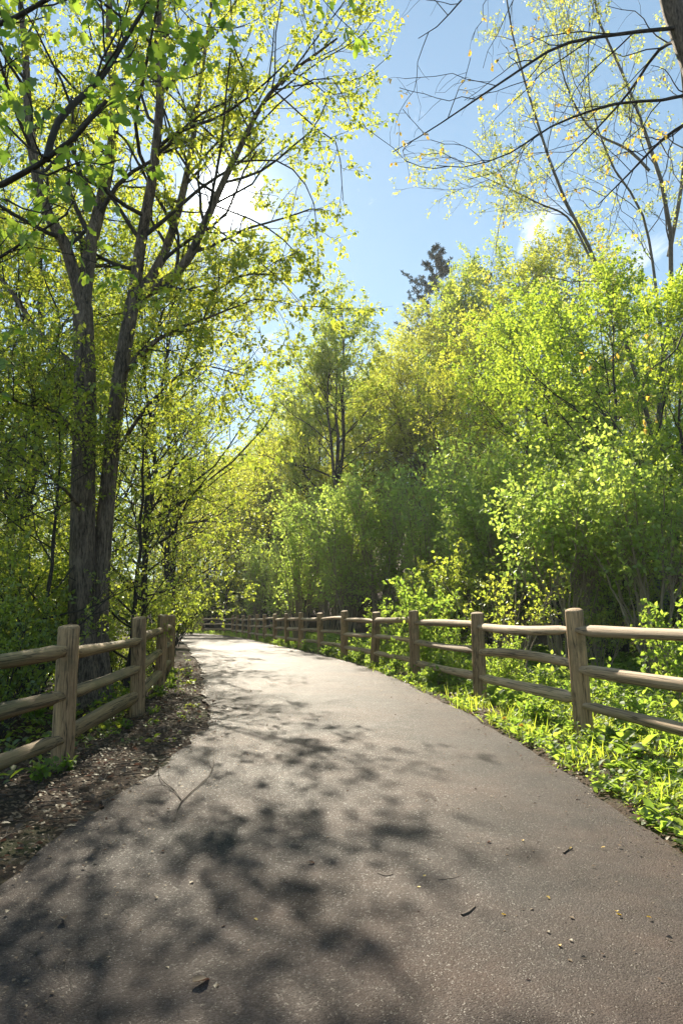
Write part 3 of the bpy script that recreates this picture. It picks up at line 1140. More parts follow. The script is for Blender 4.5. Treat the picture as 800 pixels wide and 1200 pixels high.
# ---- broad-leaved trees: one of each kind, then copies
t_bright = make_proto('maple_tree', 'bright green maple behind the right fence, nearest the right edge', 'tree', 11, 'bark_dark', 'bright',
                      H=10.5, R=3.6, clear=.28, n1=26, n2=9, n3=6, nl=14, lsize=.105, r0=.11)
place(t_bright, X_at(725, 19.5), 19.5, .4, .95)
t_yellow = make_proto('maple_tree', 'yellow-green maple with rounded top right of the dark conifer', 'tree', 12, 'bark', 'yellow',
                      H=14, R=4.3, clear=.3, n1=28, n2=9, n3=6, nl=12, lsize=.125, r0=.16)
place(t_yellow, X_at(622, 42), 42, 1.2, 1.22)
t_olive = make_proto('maple_tree', 'olive-brown spring maple standing below the dark conifer', 'tree', 13, 'bark', 'olive',
                     H=15.5, R=4.0, clear=.2, n1=30, n2=9, n3=6, nl=12, lsize=.125, r0=.17)
place(t_olive, X_at(503, 50), 50, 2.0, 1.27)
t_fork = make_proto('forked_tree', 'pale green tree with a dark forked trunk above the end of the path', 'tree', 14, 'bark_dark', 'maple',
                    H=15.5, R=3.2, clear=.35, n1=11, n2=7, n3=6, nl=13, lsize=.12, r0=.2, forks=3)
place(t_fork, X_at(408, 47), 47, .3, 1.32)
t_lit = make_proto('maple_tree', 'glowing yellow tree beside the bend of the path', 'tree', 15, 'bark_dark', 'yellow',
                   H=12.5, R=4.0, clear=.18, n1=26, n2=8, n3=7, nl=10, lsize=.13, r0=.13)
place(t_lit, X_at(318, 52), 52, 0, 1.05)
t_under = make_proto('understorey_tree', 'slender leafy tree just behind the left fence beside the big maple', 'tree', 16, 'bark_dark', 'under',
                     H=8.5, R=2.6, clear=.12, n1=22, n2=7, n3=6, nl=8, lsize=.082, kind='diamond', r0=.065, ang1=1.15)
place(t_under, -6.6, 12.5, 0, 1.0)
t_tall = make_proto('woodland_tree', 'tall dark-stemmed woodland tree in the left background', 'tree', 17, 'bark_dark', 'maple',
                    H=17, R=4.0, clear=.22, n1=30, n2=8, n3=7, nl=9, lsize=.10, r0=.2)
place(t_tall, -9.5, 21, 0, 1.0)


t_airy = make_proto('maple_tree', 'airy yellow-leaved maple with a thin dark trunk right of the big maple', 'tree', 18, 'bark_dark', 'yellow',
                    H=17, R=4.6, clear=.26, n1=26, n2=7, n3=6, nl=6, lsize=.085, r0=.13, lean=(.6, 0))
place(t_airy, X_at(166, 20), 20, 1.0, .74)


def tall_poplar():
    rng = np.random.RandomState(404)
    Y = 21.0
    base = np.array([X_at(775, Y), Y, 0])
    base[2] = gz1(base[0], base[1]) - .1
    stems = []
    for pts, r in (
        ([(775, 560), (772, 470), (785, 350), (783, 250), (760, 170), (735, 100), (700, 20), (680, -90)], .15),
        ([(770, 560), (745, 440), (705, 325), (690, 290), (655, 220), (625, 130), (600, 40), (585, -60)], .12),
        ([(690, 300), (665, 255), (630, 238), (590, 218), (560, 205)], .05),
        ([(783, 300), (800, 200), (800, 100), (790, 0), (800, -120)], .09),
        ([(760, 200), (735, 175), (690, 150), (660, 90), (650, 20)], .06),
        ([(778, 420), (755, 260), (715, 190), (690, 110), (690, 20)], .07),
        ([(790, 350), (850, 250), (890, 150), (930, 30)], .08),
    ):
        p3 = [at(x, y, Y + rng.uniform(-.6, .6)) for x, y in pts]
        if r > .11:
            p3 = [base + (np.array([.0, 0, 0]) if r > .13 else np.array([-.2, .1, 0]))] + p3
        stems.append((resample(p3, 16), .8 * np.linspace(r, r * .2, 16)))
    A = np.stack([s[0] for s in stems])
    AR = np.stack([s[1] for s in stems])
    B1, R1 = grow(rng, A, AR, 12, .25, 1, (.7, .2), 2.6, .4, .7, .4, .01, 7, .14, .12)
    B2, R2 = grow(rng, B1, R1, 7, .2, 1, (.7, .2), 1.0, .4, .7, .5, .006, 5, .2, .05)
    B3, R3 = grow(rng, B2, R2, 4, .2, 1, (.7, .25), .5, .4, .7, .5, .004, 4, .2, 0)
    keep = rng.rand(len(B3)) < .8
    lv = leaves(rng, B3[keep], 12, .072, 'diamond', off=.06, droop=.4)
    root = empty('poplar_tree', base, 'tall thin poplar with sparse pale leaves at the upper right', 'tree')
    for i in range(len(A)):
        V, Fq = tubes([(A[i:i + 1], AR[i:i + 1], 8)])
        nm = 'trunk' if i < 2 else 'limb'
        ob(nm, mesh(nm, V - base, Fq, M['bark_grey']), root)
    V, Fq = tubes([(B1, R1, 4), (B2, R2, 3), (B3, R3, 3)])
    ob('branches', mesh('branches', V - base, Fq, M['bark_grey']), root)
    V, Fq, va = join([lv])
    ob('crown', mesh('crown', V - base, Fq, M['poplar'], va, smooth=False), root)


tall_poplar()


def conifer():
    rng = np.random.RandomState(505)
    Y = 66.0
    bx = X_at(509, Y)
    base = np.array([bx, Y, gz1(bx, Y) - .2])
    top = at(511, 293, Y)
    kk = 18
    P = np.zeros((1, kk, 3))
    P[0] = base + (top - base) * np.linspace(0, 1, kk)[:, None]
    R = np.linspace(.24, .015, kk)[None]
    PT = resample([P[0, 12], P[0, 15], P[0, -1]], 12)[None]
    RT = np.linspace(.08, .015, 12)[None]
    B1, R1 = grow(rng, PT, RT, 46, .0, .97, (1.0, .12), 3.9, .35, .75, .3, .012, 6, .06, .10, lambda t: np.clip(1.06 - t, .12, 1) ** .8)
    Bl, Rl = grow(rng, P, R, 26, .35, .72, (1.3, .14), 3.2, .4, .9, .3, .012, 6, .07, .05)
    B1 = np.concatenate([B1, Bl])
    R1 = np.concatenate([R1, Rl])
    # the long crooked bough on the left near the top
    b = np.stack([resample([at(505, 336, Y), at(492, 333, Y), at(480, 327, Y), at(474, 321, Y)], 6),
                  resample([at(507, 325, Y), at(517, 316, Y), at(524, 311, Y), at(527, 306, Y)], 6)])
    B1 = np.concatenate([B1, b])
    R1 = np.concatenate([R1, np.tile(np.linspace(.07, .02, 6), (2, 1))])
    B2, R2 = grow(rng, B1, R1, 10, .3, 1, (.6, .2), .42, .4, .8, .5, .008, 4, .1, .10)
    lv = leaves(rng, B2, 30, .20, 'narrow', f0=.0, off=.02, droop=-.15, spread=.45, upbias=.3)
    root = tree_object('conifer_tree', 'dark conifer whose top stands above the wooded hill', 'tree', base, [(P, R, 8), (B1, R1, 4), (B2, R2, 3)], M['bark_dark'],
                       [('crown', [lv], M['needle'])])


conifer()

# ---- copies that fill the wood, each but the dappling one placed where the photo shows its crown
CO = [
    # source, px, Y, rot, scale, label
    (t_bright, 645, 27, 2.1, 1.15, 'bright green maple left of the poplar, in the middle of the right-hand wood'),
    (t_bright, 820, 15, 4.0, .72, 'bright green maple cut by the right edge of the picture'),
    (t_yellow, 560, 37, 3.3, 1.0, 'low yellow-green maple in front of the olive-brown one'),
    (t_olive, 690, 44, 4.4, 1.25, 'olive-green maple behind the poplar on the hill'),
    (t_olive, 458, 56, 5.2, 1.18, 'olive-green tree left of the conifer, behind the forked tree'),
    (t_fork, 358, 56, 2.4, 1.2, 'pale thin tree with forked stems left of the tallest forked tree'),
    (t_fork, 570, 52, 1.0, 1.35, 'pale green forked tree behind the yellow-green maples'),
    (t_lit, 262, 58, 2.0, 1.0, 'glowing yellow-green tree straight above the far end of the path'),
    (t_lit, 385, 52, 4.0, .9, 'small yellow tree at the foot of the forked tree'),
    (t_lit, 215, 49, 1.0, .85, 'yellow-green tree over the path just right of the thin trunk'),
    (t_lit, 300, 66, 5.0, 1.1, 'far yellow tree seen between the bend and the forked tree'),
    (t_under, 152, 12.0, 2.7, .68, 'thin leafy sapling leaning right beside the big maple trunk'),
    (t_airy, 200, 30, 2.2, 1.03, 'farther airy yellow maple added below the sun to dapple the path'),  # added so its thin crown dapples the near right of the path
    (t_under, 168, 15, 1.9, 1.12, 'slender dark-stemmed tree right of the big maple trunk'),
    (t_under, 45, 9.8, 3.2, .58, 'low leafy sapling left of the big maple trunk'),
    (t_under, -30, 13, 4.4, .95, 'leafy tree at the left edge behind the first fence rails'),
    (t_under, 205, 22, 5.2, .92, 'leafy tree behind the end of the left fence'),
    (t_under, 130, 19, .7, 1.1, 'leafy tree filling the gap behind the two maple stems'),
    (t_tall, 20, 24, 2.6, .95, 'tall tree at the far left edge of the wood'),
    (t_tall, 120, 33, 4.0, .85, 'tall tree deep in the wood behind the big maple'),
    (t_tall, 195, 40, 5.4, .80, 'tall tree behind the thin dark trunk on the left'),
]
for src, px, Y, rz, s, lab in CO:
    copy_at(src, X_at(px, Y), Y, rz, s, lab)

LAB = {}
HUE = {t_olive: 'olive', t_under: 'dark green', t_bright: 'bright green', t_tall: 'mid green', t_yellow: 'yellow-green', t_lit: 'yellow'}


def line_of(px):
    for lim, w in ((60, 'near the left edge'), (140, 'behind the big maple'), (190, 'above the second left fence post'), (230, 'above the end of the left fence'),
                   (290, 'above the bend of the path'), (345, 'left of the forked tree'), (420, 'behind the forked tree'), (470, 'above the fourth right fence post'),
                   (525, 'below the conifer'), (600, 'above the second right fence post'), (700, 'above the nearest right fence post')):
        if px < lim:
            return w
    return 'near the right edge'


MORE = [(t_lit, 300, 74, .4, 1.35), (t_yellow, 335, 80, 1.4, 1.45), (t_lit, 352, 68, 2.4, 1.4), (t_yellow, 392, 74, 3.4, 1.55), (t_bright, 420, 66, 4.4, 1.8),
        (t_lit, 440, 62, 5.4, 1.5), (t_yellow, 475, 72, .9, 1.6), (t_bright, 540, 60, 1.9, 1.7), (t_lit, 275, 80, 2.9, 1.2), (t_yellow, 245, 84, 3.9, 1.05)]
WHERE = ['right of the far bend', 'low behind the willow thickets', 'left of the forked stems', 'behind the main forked trunk', 'right of the main forked trunk', 'between forked tree and conifer',
         'left below the conifer', 'right below the conifer', 'behind the last fence posts', 'over the far end of the path']
for (src, px, Y, rz, s), wh in zip(MORE, WHERE):
    copy_at(src, X_at(px, Y), Y, rz, s, 'rounded %s tree crown %s' % (HUE[src], wh))
rng = np.random.RandomState(77)
# trees further back that read as the wood behind
for i in range(26):                                   # hill on the right
    px = 380 + i * 20 + rng.uniform(-15, 15)
    Y = rng.uniform(52, 84)
    src = (t_olive, t_under, t_bright, t_tall, t_yellow)[i % 5]
    s = rng.uniform(.75, .95) * (1.3 if src in (t_under, t_bright) else .85)
    copy_at(src, X_at(px, Y), Y, rng.rand() * 6.28, s * 1.12, '%s %s hill tree %s' % ('nearer' if Y < 68 else 'farther', HUE[src], line_of(px)), 'trees on the wooded hill')
for i in range(16):                                   # left background
    Y = rng.uniform(30, 85)
    px = rng.uniform(-120, 210)
    src = (t_tall, t_under, t_lit)[i % 3]
    copy_at(src, X_at(px, Y), Y, rng.rand() * 6.28, rng.uniform(.7, .95), '%s %s background tree %s' % ('nearer' if Y < 55 else 'distant', HUE[src], line_of(px)), 'trees of the left background')
for i in range(22):                                   # beyond the bend
    Y = rng.uniform(60, 105)
    px = 185 + i * 9 + rng.uniform(-10, 10)
    copy_at((t_lit, t_tall)[i % 2], X_at(px, Y), Y, rng.rand() * 6.28, rng.uniform(.8, 1.05), '%s %s backlit tree beyond the path %s' % ('nearer' if Y < 80 else 'farthest', HUE[(t_lit, t_tall)[i % 2]], line_of(px)), 'trees beyond the bend')


# ------------------------------------------------------------------ shrubs
def proto_shrub(seed, H, spread, stems, n1=7, n2=6, nl=9, lsize=.06, kind='narrow', bare=.3, r=.018, l1=.35, l2=.16, lean=.0):
    rng = np.random.RandomState(seed)
    a = rng.rand(stems) * 6.28
    k_ = 12
    t = np.linspace(0, 1, k_)
    hh = H * rng.uniform(.7, 1.0, stems)
    out = spread * rng.uniform(.25, 1.0, stems)
    b = .18 * spread * rng.rand(stems)
    P = np.zeros((stems, k_, 3))
    prof = t[None] ** 1.25
    P[..., 0] = np.cos(a)[:, None] * (b[:, None] + out[:, None] * prof) + np.cumsum(rng.randn(stems, k_) * H * .008, 1)
    P[..., 1] = np.sin(a)[:, None] * (b[:, None] + out[:, None] * prof) + np.cumsum(rng.randn(stems, k_) * H * .008, 1)
    P[..., 2] = hh[:, None] * t[None]
    R = r * rng.uniform(.6, 1.3, (stems, 1)) * np.linspace(1, .25, k_)[None]
    B1, R1 = grow(rng, P, R, n1, bare, 1, (.6, .2), H * l1, .4, .55, .5, .004, 6, .14, .14)
    B2, R2 = grow(rng, B1, R1, n2, .2, 1, (.65, .25), H * l2, .4, .7, .5, .0025, 4, .18, .05)
    lv = leaves(rng, B2, nl, lsize, kind, off=lsize * .5, droop=.1, upbias=.5)
    return [(P, R, 6), (B1, R1, 4), (B2, R2, 3)], lv


def make_shrub(name, label, seed, wood_m, leaf_m, **kw):
    w, lv = proto_shrub(seed, **kw)
    return tree_object(name, label, 'shrub', (0, 0, 0), w, M[wood_m], [('foliage', [lv], M[leaf_m])], wood_name='stems')


s_sage = make_shrub('willow_shrub', 'grey-green shrub with many bare stems behind the near right fence', 31, 'stem', 'sage',
                    H=3.9, spread=1.3, stems=22, n1=7, n2=5, nl=8, lsize=.095, bare=.5, kind='diamond', r=.026)
place(s_sage, X_at(660, 14.5), 14.5, 0, 1.0)
s_thin = make_shrub('willow_shrub', 'feathery grey-green willow thicket beside the forked tree', 32, 'stem', 'sage',
                    H=5.6, spread=1.15, stems=22, n1=8, n2=5, nl=6, lsize=.10, bare=.22, kind='diamond', l1=.20, l2=.11, r=.024)
place(s_thin, X_at(352, 31), 31, 0, 1.15)
s_spot = make_shrub('yellow_leaved_shrub', 'open shrub dotted with yellow leaves between the right fence and the bare-stemmed shrub', 33, 'stem', 'maple',
                    H=2.3, spread=1.1, stems=11, n1=4, n2=4, nl=5, lsize=.075, bare=.25, kind='oval')
place(s_spot, X_at(596, 13.0), 13.0, 0, .9)
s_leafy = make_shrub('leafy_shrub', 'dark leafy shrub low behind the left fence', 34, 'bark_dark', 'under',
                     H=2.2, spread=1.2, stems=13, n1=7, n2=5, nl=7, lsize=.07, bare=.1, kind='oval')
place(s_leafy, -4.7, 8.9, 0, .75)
s_bramble = make_shrub('bramble_bush', 'bright green bush rising above the right fence near its fourth visible post', 35, 'stem', 'herb',
                       H=1.75, spread=.75, stems=12, n1=6, n2=4, nl=6, lsize=.085, bare=.1, kind='oval', r=.009)
place(s_bramble, X_at(495, 14.2), 14.2, 0, 1.0)
SH = [
    (s_sage, 765, 13.0, 2.2, .95, 'bare-stemmed grey-green shrub at the right edge behind the near rails'),
    (s_sage, 690, 18.5, 4.2, 1.15, 'grey-green shrub under the bright green maple'),
    (s_sage, 600, 19, 1.1, 1.05, 'grey-green shrub behind the yellow-dotted shrub'),
    (s_sage, 830, 16, 5.1, 1.1, 'grey-green shrub beyond the right edge of the fence view'),
    (s_thin, 300, 44, 1.0, 1.0, 'feathery willow thicket beside the far rails near the bend'),
    (s_thin, 405, 29, 2.0, 1.2, 'feathery willow thicket right of the far fence posts'),
    (s_thin, 450, 28, 3.0, 1.25, 'feathery grey-green thicket behind the fifth and sixth fence posts'),
    (s_thin, 505, 26, 4.0, 1.1, 'feathery thicket behind the bright green fence bush'),
    (s_thin, 548, 27, 5.0, 1.3, 'feathery thicket left of the bare-stemmed shrub'),
    (s_thin, 330, 38, 5.6, .9, 'slim willow thicket between the forked tree and the bend'),
    (s_thin, 385, 38, .5, 1.4, 'tall willow thicket under the forked trunk'),
    (s_leafy, 5, 8.2, 1.0, .62, 'dark shrub at the left edge above the top rail'),
    (s_leafy, 40, 11.2, 2.0, 1.1, 'dark shrub left of the maple trunk'),
    (s_leafy, 138, 13, 3.0, .7, 'dark shrub right of the maple trunk behind the second bay'),
    (s_leafy, 185, 18, 4.0, .95, 'leafy shrub behind the last posts of the left fence'),
    (s_leafy, 205, 27, 5.0, 1.0, 'leafy shrub beyond the end of the left fence'),
    (s_leafy, 225, 47, 1.5, 1.0, 'low shrub inside the bend of the path'),
    (s_leafy, 245, 62, 2.5, 1.3, 'low shrub behind the dark rails of the bend'),
    (s_leafy, 275, 60, 3.5, 1.2, 'low green shrub behind the last fence posts'),
    (s_leafy, 560, 18, 3.5, 1.1, 'shady shrub among the thickets of the right-hand wood'),
    (s_leafy, 705, 16.5, .5, 1.0, 'shady shrub at the foot of the bright green maple'),
    (s_leafy, 765, 17.5, 1.5, 1.1, 'shady shrub behind the bare stems near the right edge'),
    (s_bramble, 455, 17.5, 1.2, .72, 'low bright bush behind the sixth right fence post'),
    (s_bramble, 525, 13.4, 2.2, .5, 'low bright bush in the bay left of the second right post'),
    (s_bramble, 590, 11.2, 3.1, .45, 'low bright bush between the two nearest right fence posts'),
    (s_bramble, 797, 9.2, 4.1, .72, 'bright green bush at the right edge above the top rail'),
    (s_spot, 700, 13.5, 2.0, .6, 'small yellow-leaved shrub behind the nearest right post'),
]
for src, px, Y, rz, s, lab in SH:
    copy_at(src, X_at(px, Y), Y, rz, s, lab, dz=-.04)
rng = np.random.RandomState(79)
for i in range(24):
    Y = rng.uniform(60, 76)
    px = 180 + i * 11 + rng.uniform(-6, 6)
    copy_at((s_leafy, t_under)[i % 2], X_at(px, Y), Y, rng.rand() * 6.28, (rng.uniform(1.7, 2.4), rng.uniform(.7, .9))[i % 2],
            '%s %s far thicket %s' % ('nearer' if Y < 68 else 'farther', ('dark leafy', 'thin-stemmed')[i % 2], line_of(px)), 'thickets on the far bank', dz=-.04)
rng = np.random.RandomState(78)
for i in range(22):
    Y = rng.uniform(20, 40)
    px = rng.uniform(400, 830)
    copy_at((s_thin, s_leafy, s_sage)[i % 3], X_at(px, Y), Y, rng.rand() * 6.28, rng.uniform(.9, 1.3), '%s %s in the right-hand undergrowth %s' % ('nearer' if Y < 30 else 'farther', ('feathery willow', 'dark leafy shrub', 'grey-green shrub')[i % 3], line_of(px)), 'undergrowth shrubs on the right', dz=-.04)
for i in range(26):
    Y = rng.uniform(9, 40)
    x = CL_x(Y) - rng.uniform(4.2, 4.5 + .5 * Y)
    sz = rng.uniform(.7, 1.3) * (.8 if Y < 16 else 1)
    copy_at(s_leafy, x, Y, rng.rand() * 6.28, sz, '%s %s leafy shrub in the left-hand wood %s' % ('small' if sz < 1 else 'big', 'near' if Y < 20 else 'far', line_of(CX + F_PX * x / Y)), 'undergrowth shrubs on the left', dz=-.04)


# ------------------------------------------------------------------ herbs along the fences
def proto_herb(seed, H, stems, spread, nl, lsize, kind='oval', r=.004, mat='herb', label='herb', n1=0):
    rng = np.random.RandomState(seed)
    a = rng.rand(stems) * 6.28
    k_ = 7
    t = np.linspace(0, 1, k_)
    hh = H * rng.uniform(.55, 1, stems)
    out = spread * rng.uniform(.1, 1, stems)
    P = np.zeros((stems, k_, 3))
    P[..., 0] = np.cos(a)[:, None] * out[:, None] * t ** 1.4
    P[..., 1] = np.sin(a)[:, None] * out[:, None] * t ** 1.4
    P[..., 2] = hh[:, None] * (t - .18 * t ** 3)
    R = np.full((stems, k_), r) * np.linspace(1, .5, k_)
    parts = [leaves(rng, P, nl, lsize, kind, f0=.2, droop=.15, spread=.85, off=.01, upbias=.8)]
    g_ = [(P, R, 4)]
    if n1:
        B, RB = grow(rng, P, R, n1, .3, 1, (.8, .2), H * .3, .3, .8, .6, .002, 4, .15, .05)
        g_.append((B, RB, 3))
        parts.append(leaves(rng, B, max(3, nl // 2), lsize * .9, kind, f0=.3, droop=.15, spread=.8, off=.01, upbias=.8))
    return tree_object('leafy_weed', label, 'plant', (0, 0, 0), g_, M['stem'], [('foliage', parts, M[mat])], wood_name='stems')


H_ = [proto_herb(51, .42, 7, .20, 12, .062, label='x', n1=2), proto_herb(52, .66, 6, .22, 13, .066, label='x', n1=3),
      proto_herb(53, .26, 9, .18, 9, .058, label='x'), proto_herb(54, .18, 10, .16, 7, .066, label='x'), proto_herb(55, .80, 4, .26, 10, .08, label='x', n1=3)]
ORD = ['first', 'second', 'third', 'fourth', 'fifth', 'sixth', 'seventh', 'eighth', 'ninth', 'tenth', 'eleventh', 'twelfth', 'thirteenth', 'fourteenth', 'fifteenth', 'sixteenth']
used = set()
rng = np.random.RandomState(91)
RFa = np.array(RF)
SIZE = ['knee-high leafy weed', 'tall leafy weed', 'low leafy weed', 'spreading low weed', 'tall open weed']


def herb(i, x, y, s, lab, grp):
    rz = rng.rand() * 6.28
    z = gz1(x, y) - .02
    if i in used:
        copy_tree(H_[i], (x, y, z), rz, s, lab, grp)
    else:
        used.add(i)
        H_[i].location = (x, y, z)
        H_[i].rotation_euler = (0, 0, rz)
        H_[i].scale = (s, s, s)
        H_[i]['label'] = lab
        H_[i]['group'] = grp


for b in range(1, 14):                                   # bays of the right fence
    A, B = RFa[b], RFa[b + 1]
    nn_ = 13 if b < 6 else 7
    for j in range(nn_):
        f = rng.rand()
        back = rng.rand() < .72
        o_ = rng.uniform(.12, 1.6) if back else -rng.uniform(.05, .26 if b < 5 else .2)
        d = (B - A) / np.linalg.norm(B - A)
        nv = np.array([d[1], -d[0]])
        xy = A + (B - A) * f + nv * o_
        i = rng.choice([0, 1, 4, 0, 2]) if back else rng.choice([2, 3, 2, 0])
        where = 'in the %s bay of the right fence' % ('nearest' if b == 1 else ORD[b - 1])
        herb(i, xy[0], xy[1], rng.uniform(.75, 1.15), '%s %s the rails %s' % (SIZE[i], 'behind' if back else 'in front of', where), 'weeds along the right fence')
LFa = np.array(LF)
for b in range(1, 5):
    A, B = LFa[b], LFa[b + 1]
    for j in range(9):
        f = rng.rand()
        back = rng.rand() < .7
        d = (B - A) / np.linalg.norm(B - A)
        nv = np.array([-d[1], d[0]])
        o_ = rng.uniform(.15, 1.3) if back else -rng.uniform(.05, .3)
        xy = A + (B - A) * f + nv * o_
        i = rng.choice([0, 2, 1, 3]) if back else rng.choice([3, 2])
        where = 'in the %s bay of the left fence' % ('nearest' if b == 1 else ORD[b - 1])
        herb(i, xy[0], xy[1], rng.uniform(.6, .95), '%s %s the rails %s' % (SIZE[i], 'behind' if back else 'in front of', where), 'weeds along the left fence')


# ------------------------------------------------------------------ ground cover, grass, litter
def scatter(rng, n, x0, x1, y0, y1, ok):
    x = rng.uniform(x0, x1, n)
    y = rng.uniform(y0, y1, n)
    m = ok(x, y)
    return x[m], y[m]


def patch(x, y, f=1.3, s=0.0):
    return np.sin(f * x + 1.7 * np.sin(f * .8 * y + s)) * np.cos(f * .9 * y + s + 1.3 * np.sin(f * .6 * x))


def flat_leaves(rng, x, y, size, kind, nper, lift, stand, tint=(0, 1), zoff=0.0):
    """rosettes: nper leaves at each spot, rising outwards"""
    m = len(x)
    z = gz(x, y) + zoff
    a = rng.rand(m, nper) * 6.28
    el = stand * rng.rand(m, nper)
    ax = np.stack([np.cos(a) * np.cos(el), np.sin(a) * np.cos(el), np.sin(el)], -1).reshape(-1, 3)
    pos = np.repeat(np.stack([x, y, z], 1), nper, 0)
    pos = pos + np.c_[rng.randn(len(pos), 2) * size * .35, lift * rng.rand(len(pos))]
    s = size * rng.uniform(.55, 1.3, len(pos)) * np.repeat(rng.choice([.6, .8, 1.0, 1.45], m), nper)
    nn = norm(rng.randn(len(pos), 3) * .3 + np.array([0, 0, 1]))
    side = norm(np.cross(nn, ax))
    nn = np.cross(ax, side)
    T, F = LEAF[kind]
    F = np.array(F)
    V = pos[:, None] + s[:, None, None] * (T[None, :, 0:1] * ax[:, None] + T[None, :, 1:2] * side[:, None] + T[None, :, 2:3] * nn[:, None])
    Fa = (F[None] + (np.arange(len(pos)) * len(T))[:, None, None]).reshape(-1, F.shape[1])
    var = np.repeat(np.clip(rng.rand(m, 1) * .6 + rng.rand(m, nper) * .4, 0, 1).ravel() * (tint[1] - tint[0]) + tint[0], len(F))
    return V.reshape(-1, 3), Fa, var


def stuff(name, parts, mat, label, cat):
    V, Fq, va = join(parts)
    o = ob(name, mesh(name, V, Fq, M[mat], va, smooth=False))
    o['kind'] = 'stuff'
    tag(o, label, cat)
    return o


rng = np.random.RandomState(55)
right = lambda x, y: x > CL_x(y)
edge_d = lambda x, y: path_dist(x, y)
XR = lambda y: np.interp(y, PR[:640, 1], PR[:640, 0])
XL = lambda y: np.interp(y, PL[:640, 1], PL[:640, 0])
# near right verge and behind the fence
x, y = scatter(rng, 34000, -1, 7.5, 1.5, 20, lambda x, y: (x > XR(y) + .02) & (x < XR(y) + 5.0) & (patch(x, y, 2.1) + .6 * patch(x, y, 5.3, 2) > -.42 + .3 * rng.rand(len(x))))
c1 = flat_leaves(rng, x, y, .054, 'oval', 5, .055, .9)
x, y = scatter(rng, 12000, -1, 13, 1.5, 24, lambda x, y: (x > XR(y) + .5) & (x < XR(y) + 10))
c2 = flat_leaves(rng, x, y, .085, 'oval', 6, .22, .8)
x, y = scatter(rng, 16000, -12, 8, 20, 52, lambda x, y: (edge_d(x, y) > 1.75) & right(x, y) & (x < XR(y) + 6))
c3 = flat_leaves(rng, x, y, .10, 'diamond', 4, .22, .9)
stuff('ground_cover', [c1, c2, c3], 'herb', 'bright green low ground cover along the right verge and behind its fence', 'ground cover')
# left undergrowth
x, y = scatter(rng, 17000, -16, -2, 2.5, 34, lambda x, y: (x < XL(y) - 1.0) & (patch(x, y, 1.3, 3) > -.45))
c4 = flat_leaves(rng, x, y, .075, 'oval', 4, .16, .9)
x, y = scatter(rng, 2600, -8, -1.4, 7, 22, lambda x, y: (x < XL(y) - .12) & (x > XL(y) - 1.4) & (patch(x, y, 2.3, 1) > .1))
c5 = flat_leaves(rng, x, y, .05, 'oval', 5, .06, .9)
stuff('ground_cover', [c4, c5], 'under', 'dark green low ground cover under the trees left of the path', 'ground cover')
# grass
x, y = scatter(rng, 9000, -9, 3, 9, 50, lambda x, y: (x > XR(y) - .02) & (x < XR(y) + .75))
g1 = flat_leaves(rng, x, y, .15, 'blade', 5, .0, 1.45)
x, y = scatter(rng, 5200, 1, 4.5, 1.5, 10, lambda x, y: (x > XR(y) + .05) & (x < XR(y) + 1.8) & (patch(x, y, 3, 1) > -.15))
g2 = flat_leaves(rng, x, y, .15, 'blade', 6, .0, 1.4)
stuff('verge_grass', [g1, g2], 'grass', 'strip of short bright grass between the path and the right fence', 'grass')
# litter
x, y = scatter(rng, 42000, -6, -1.0, 1.2, 18, lambda x, y: (x < XL(y) + .10 * rng.randn(len(x))) & (x > XL(y) - 2.6))
l1_ = flat_leaves(rng, x, y, .036, 'oval', 1, .02, .35, zoff=.008)
x, y = scatter(rng, 15000, 1, 6, 1.5, 14, lambda x, y: (x > XR(y) + .05 * rng.randn(len(x))) & (x < XR(y) + 3))
l2_ = flat_leaves(rng, x, y, .045, 'oval', 1, .015, .35, zoff=.008)
x, y = scatter(rng, 9000, -18, -3, 3, 30, lambda x, y: (x < XL(y) - 1.5))
l3_ = flat_leaves(rng, x, y, .065, 'diamond', 1, .02, .4, zoff=.008)
stuff('leaf_litter', [l1_, l2_, l3_], 'dead', 'brown dead leaves littering both verges of the path', 'leaf litter')
# crumbs of litter blown onto the asphalt
rng = np.random.RandomState(56)
x = np.concatenate([rng.uniform(-1.5, 1.7, 1100), XL(rng.uniform(2, 14, 1)) + 0])
y = rng.uniform(1.6, 13, len(x))
e = rng.rand(3200) ** 2.6
ye = rng.uniform(1.6, 18, 3200)
xe = np.where(rng.rand(3200) < .6, XL(ye) + e * .7, XR(ye) - e * .32)
x, y = np.concatenate([x, xe]), np.concatenate([y, ye])
m_ = (x > XL(y)) & (x < XR(y))
lp = flat_leaves(rng, x[m_], y[m_], .017, 'diamond', 1, .0, .25, zoff=.040)
stuff('leaf_crumbs', [lp], 'dead', 'tiny brown crumbs of bud scales and leaf scattered over the asphalt', 'leaf litter')

# small twigs in the left litter
rng = np.random.RandomState(57)
x, y = scatter(rng, 700, -3.2, -1.2, 2.2, 13, lambda x, y: (x < XL(y) + .05) & (x > XL(y) - 1.2))
a = rng.rand(len(x)) * 6.28
ln = rng.uniform(.06, .35, len(x))
P = np.zeros((len(x), 4, 3))
for j in range(4):
    f = (j / 3 - .5)
    P[:, j, 0] = x + np.cos(a) * ln * f + rng.randn(len(x)) * .008
    P[:, j, 1] = y + np.sin(a) * ln * f + rng.randn(len(x)) * .008
P[..., 2] = gz(x, y)[:, None] + .02
Vt, Ft = tubes([(P, np.tile(np.array([.004, .0035, .003, .002]), (len(x), 1)), 4)])
o = ob('fallen_sticks', mesh('fallen_sticks', Vt, Ft, M['twig']))
o['kind'] = 'stuff'
tag(o, 'thin dry sticks strewn through the litter along the left verge', 'sticks')


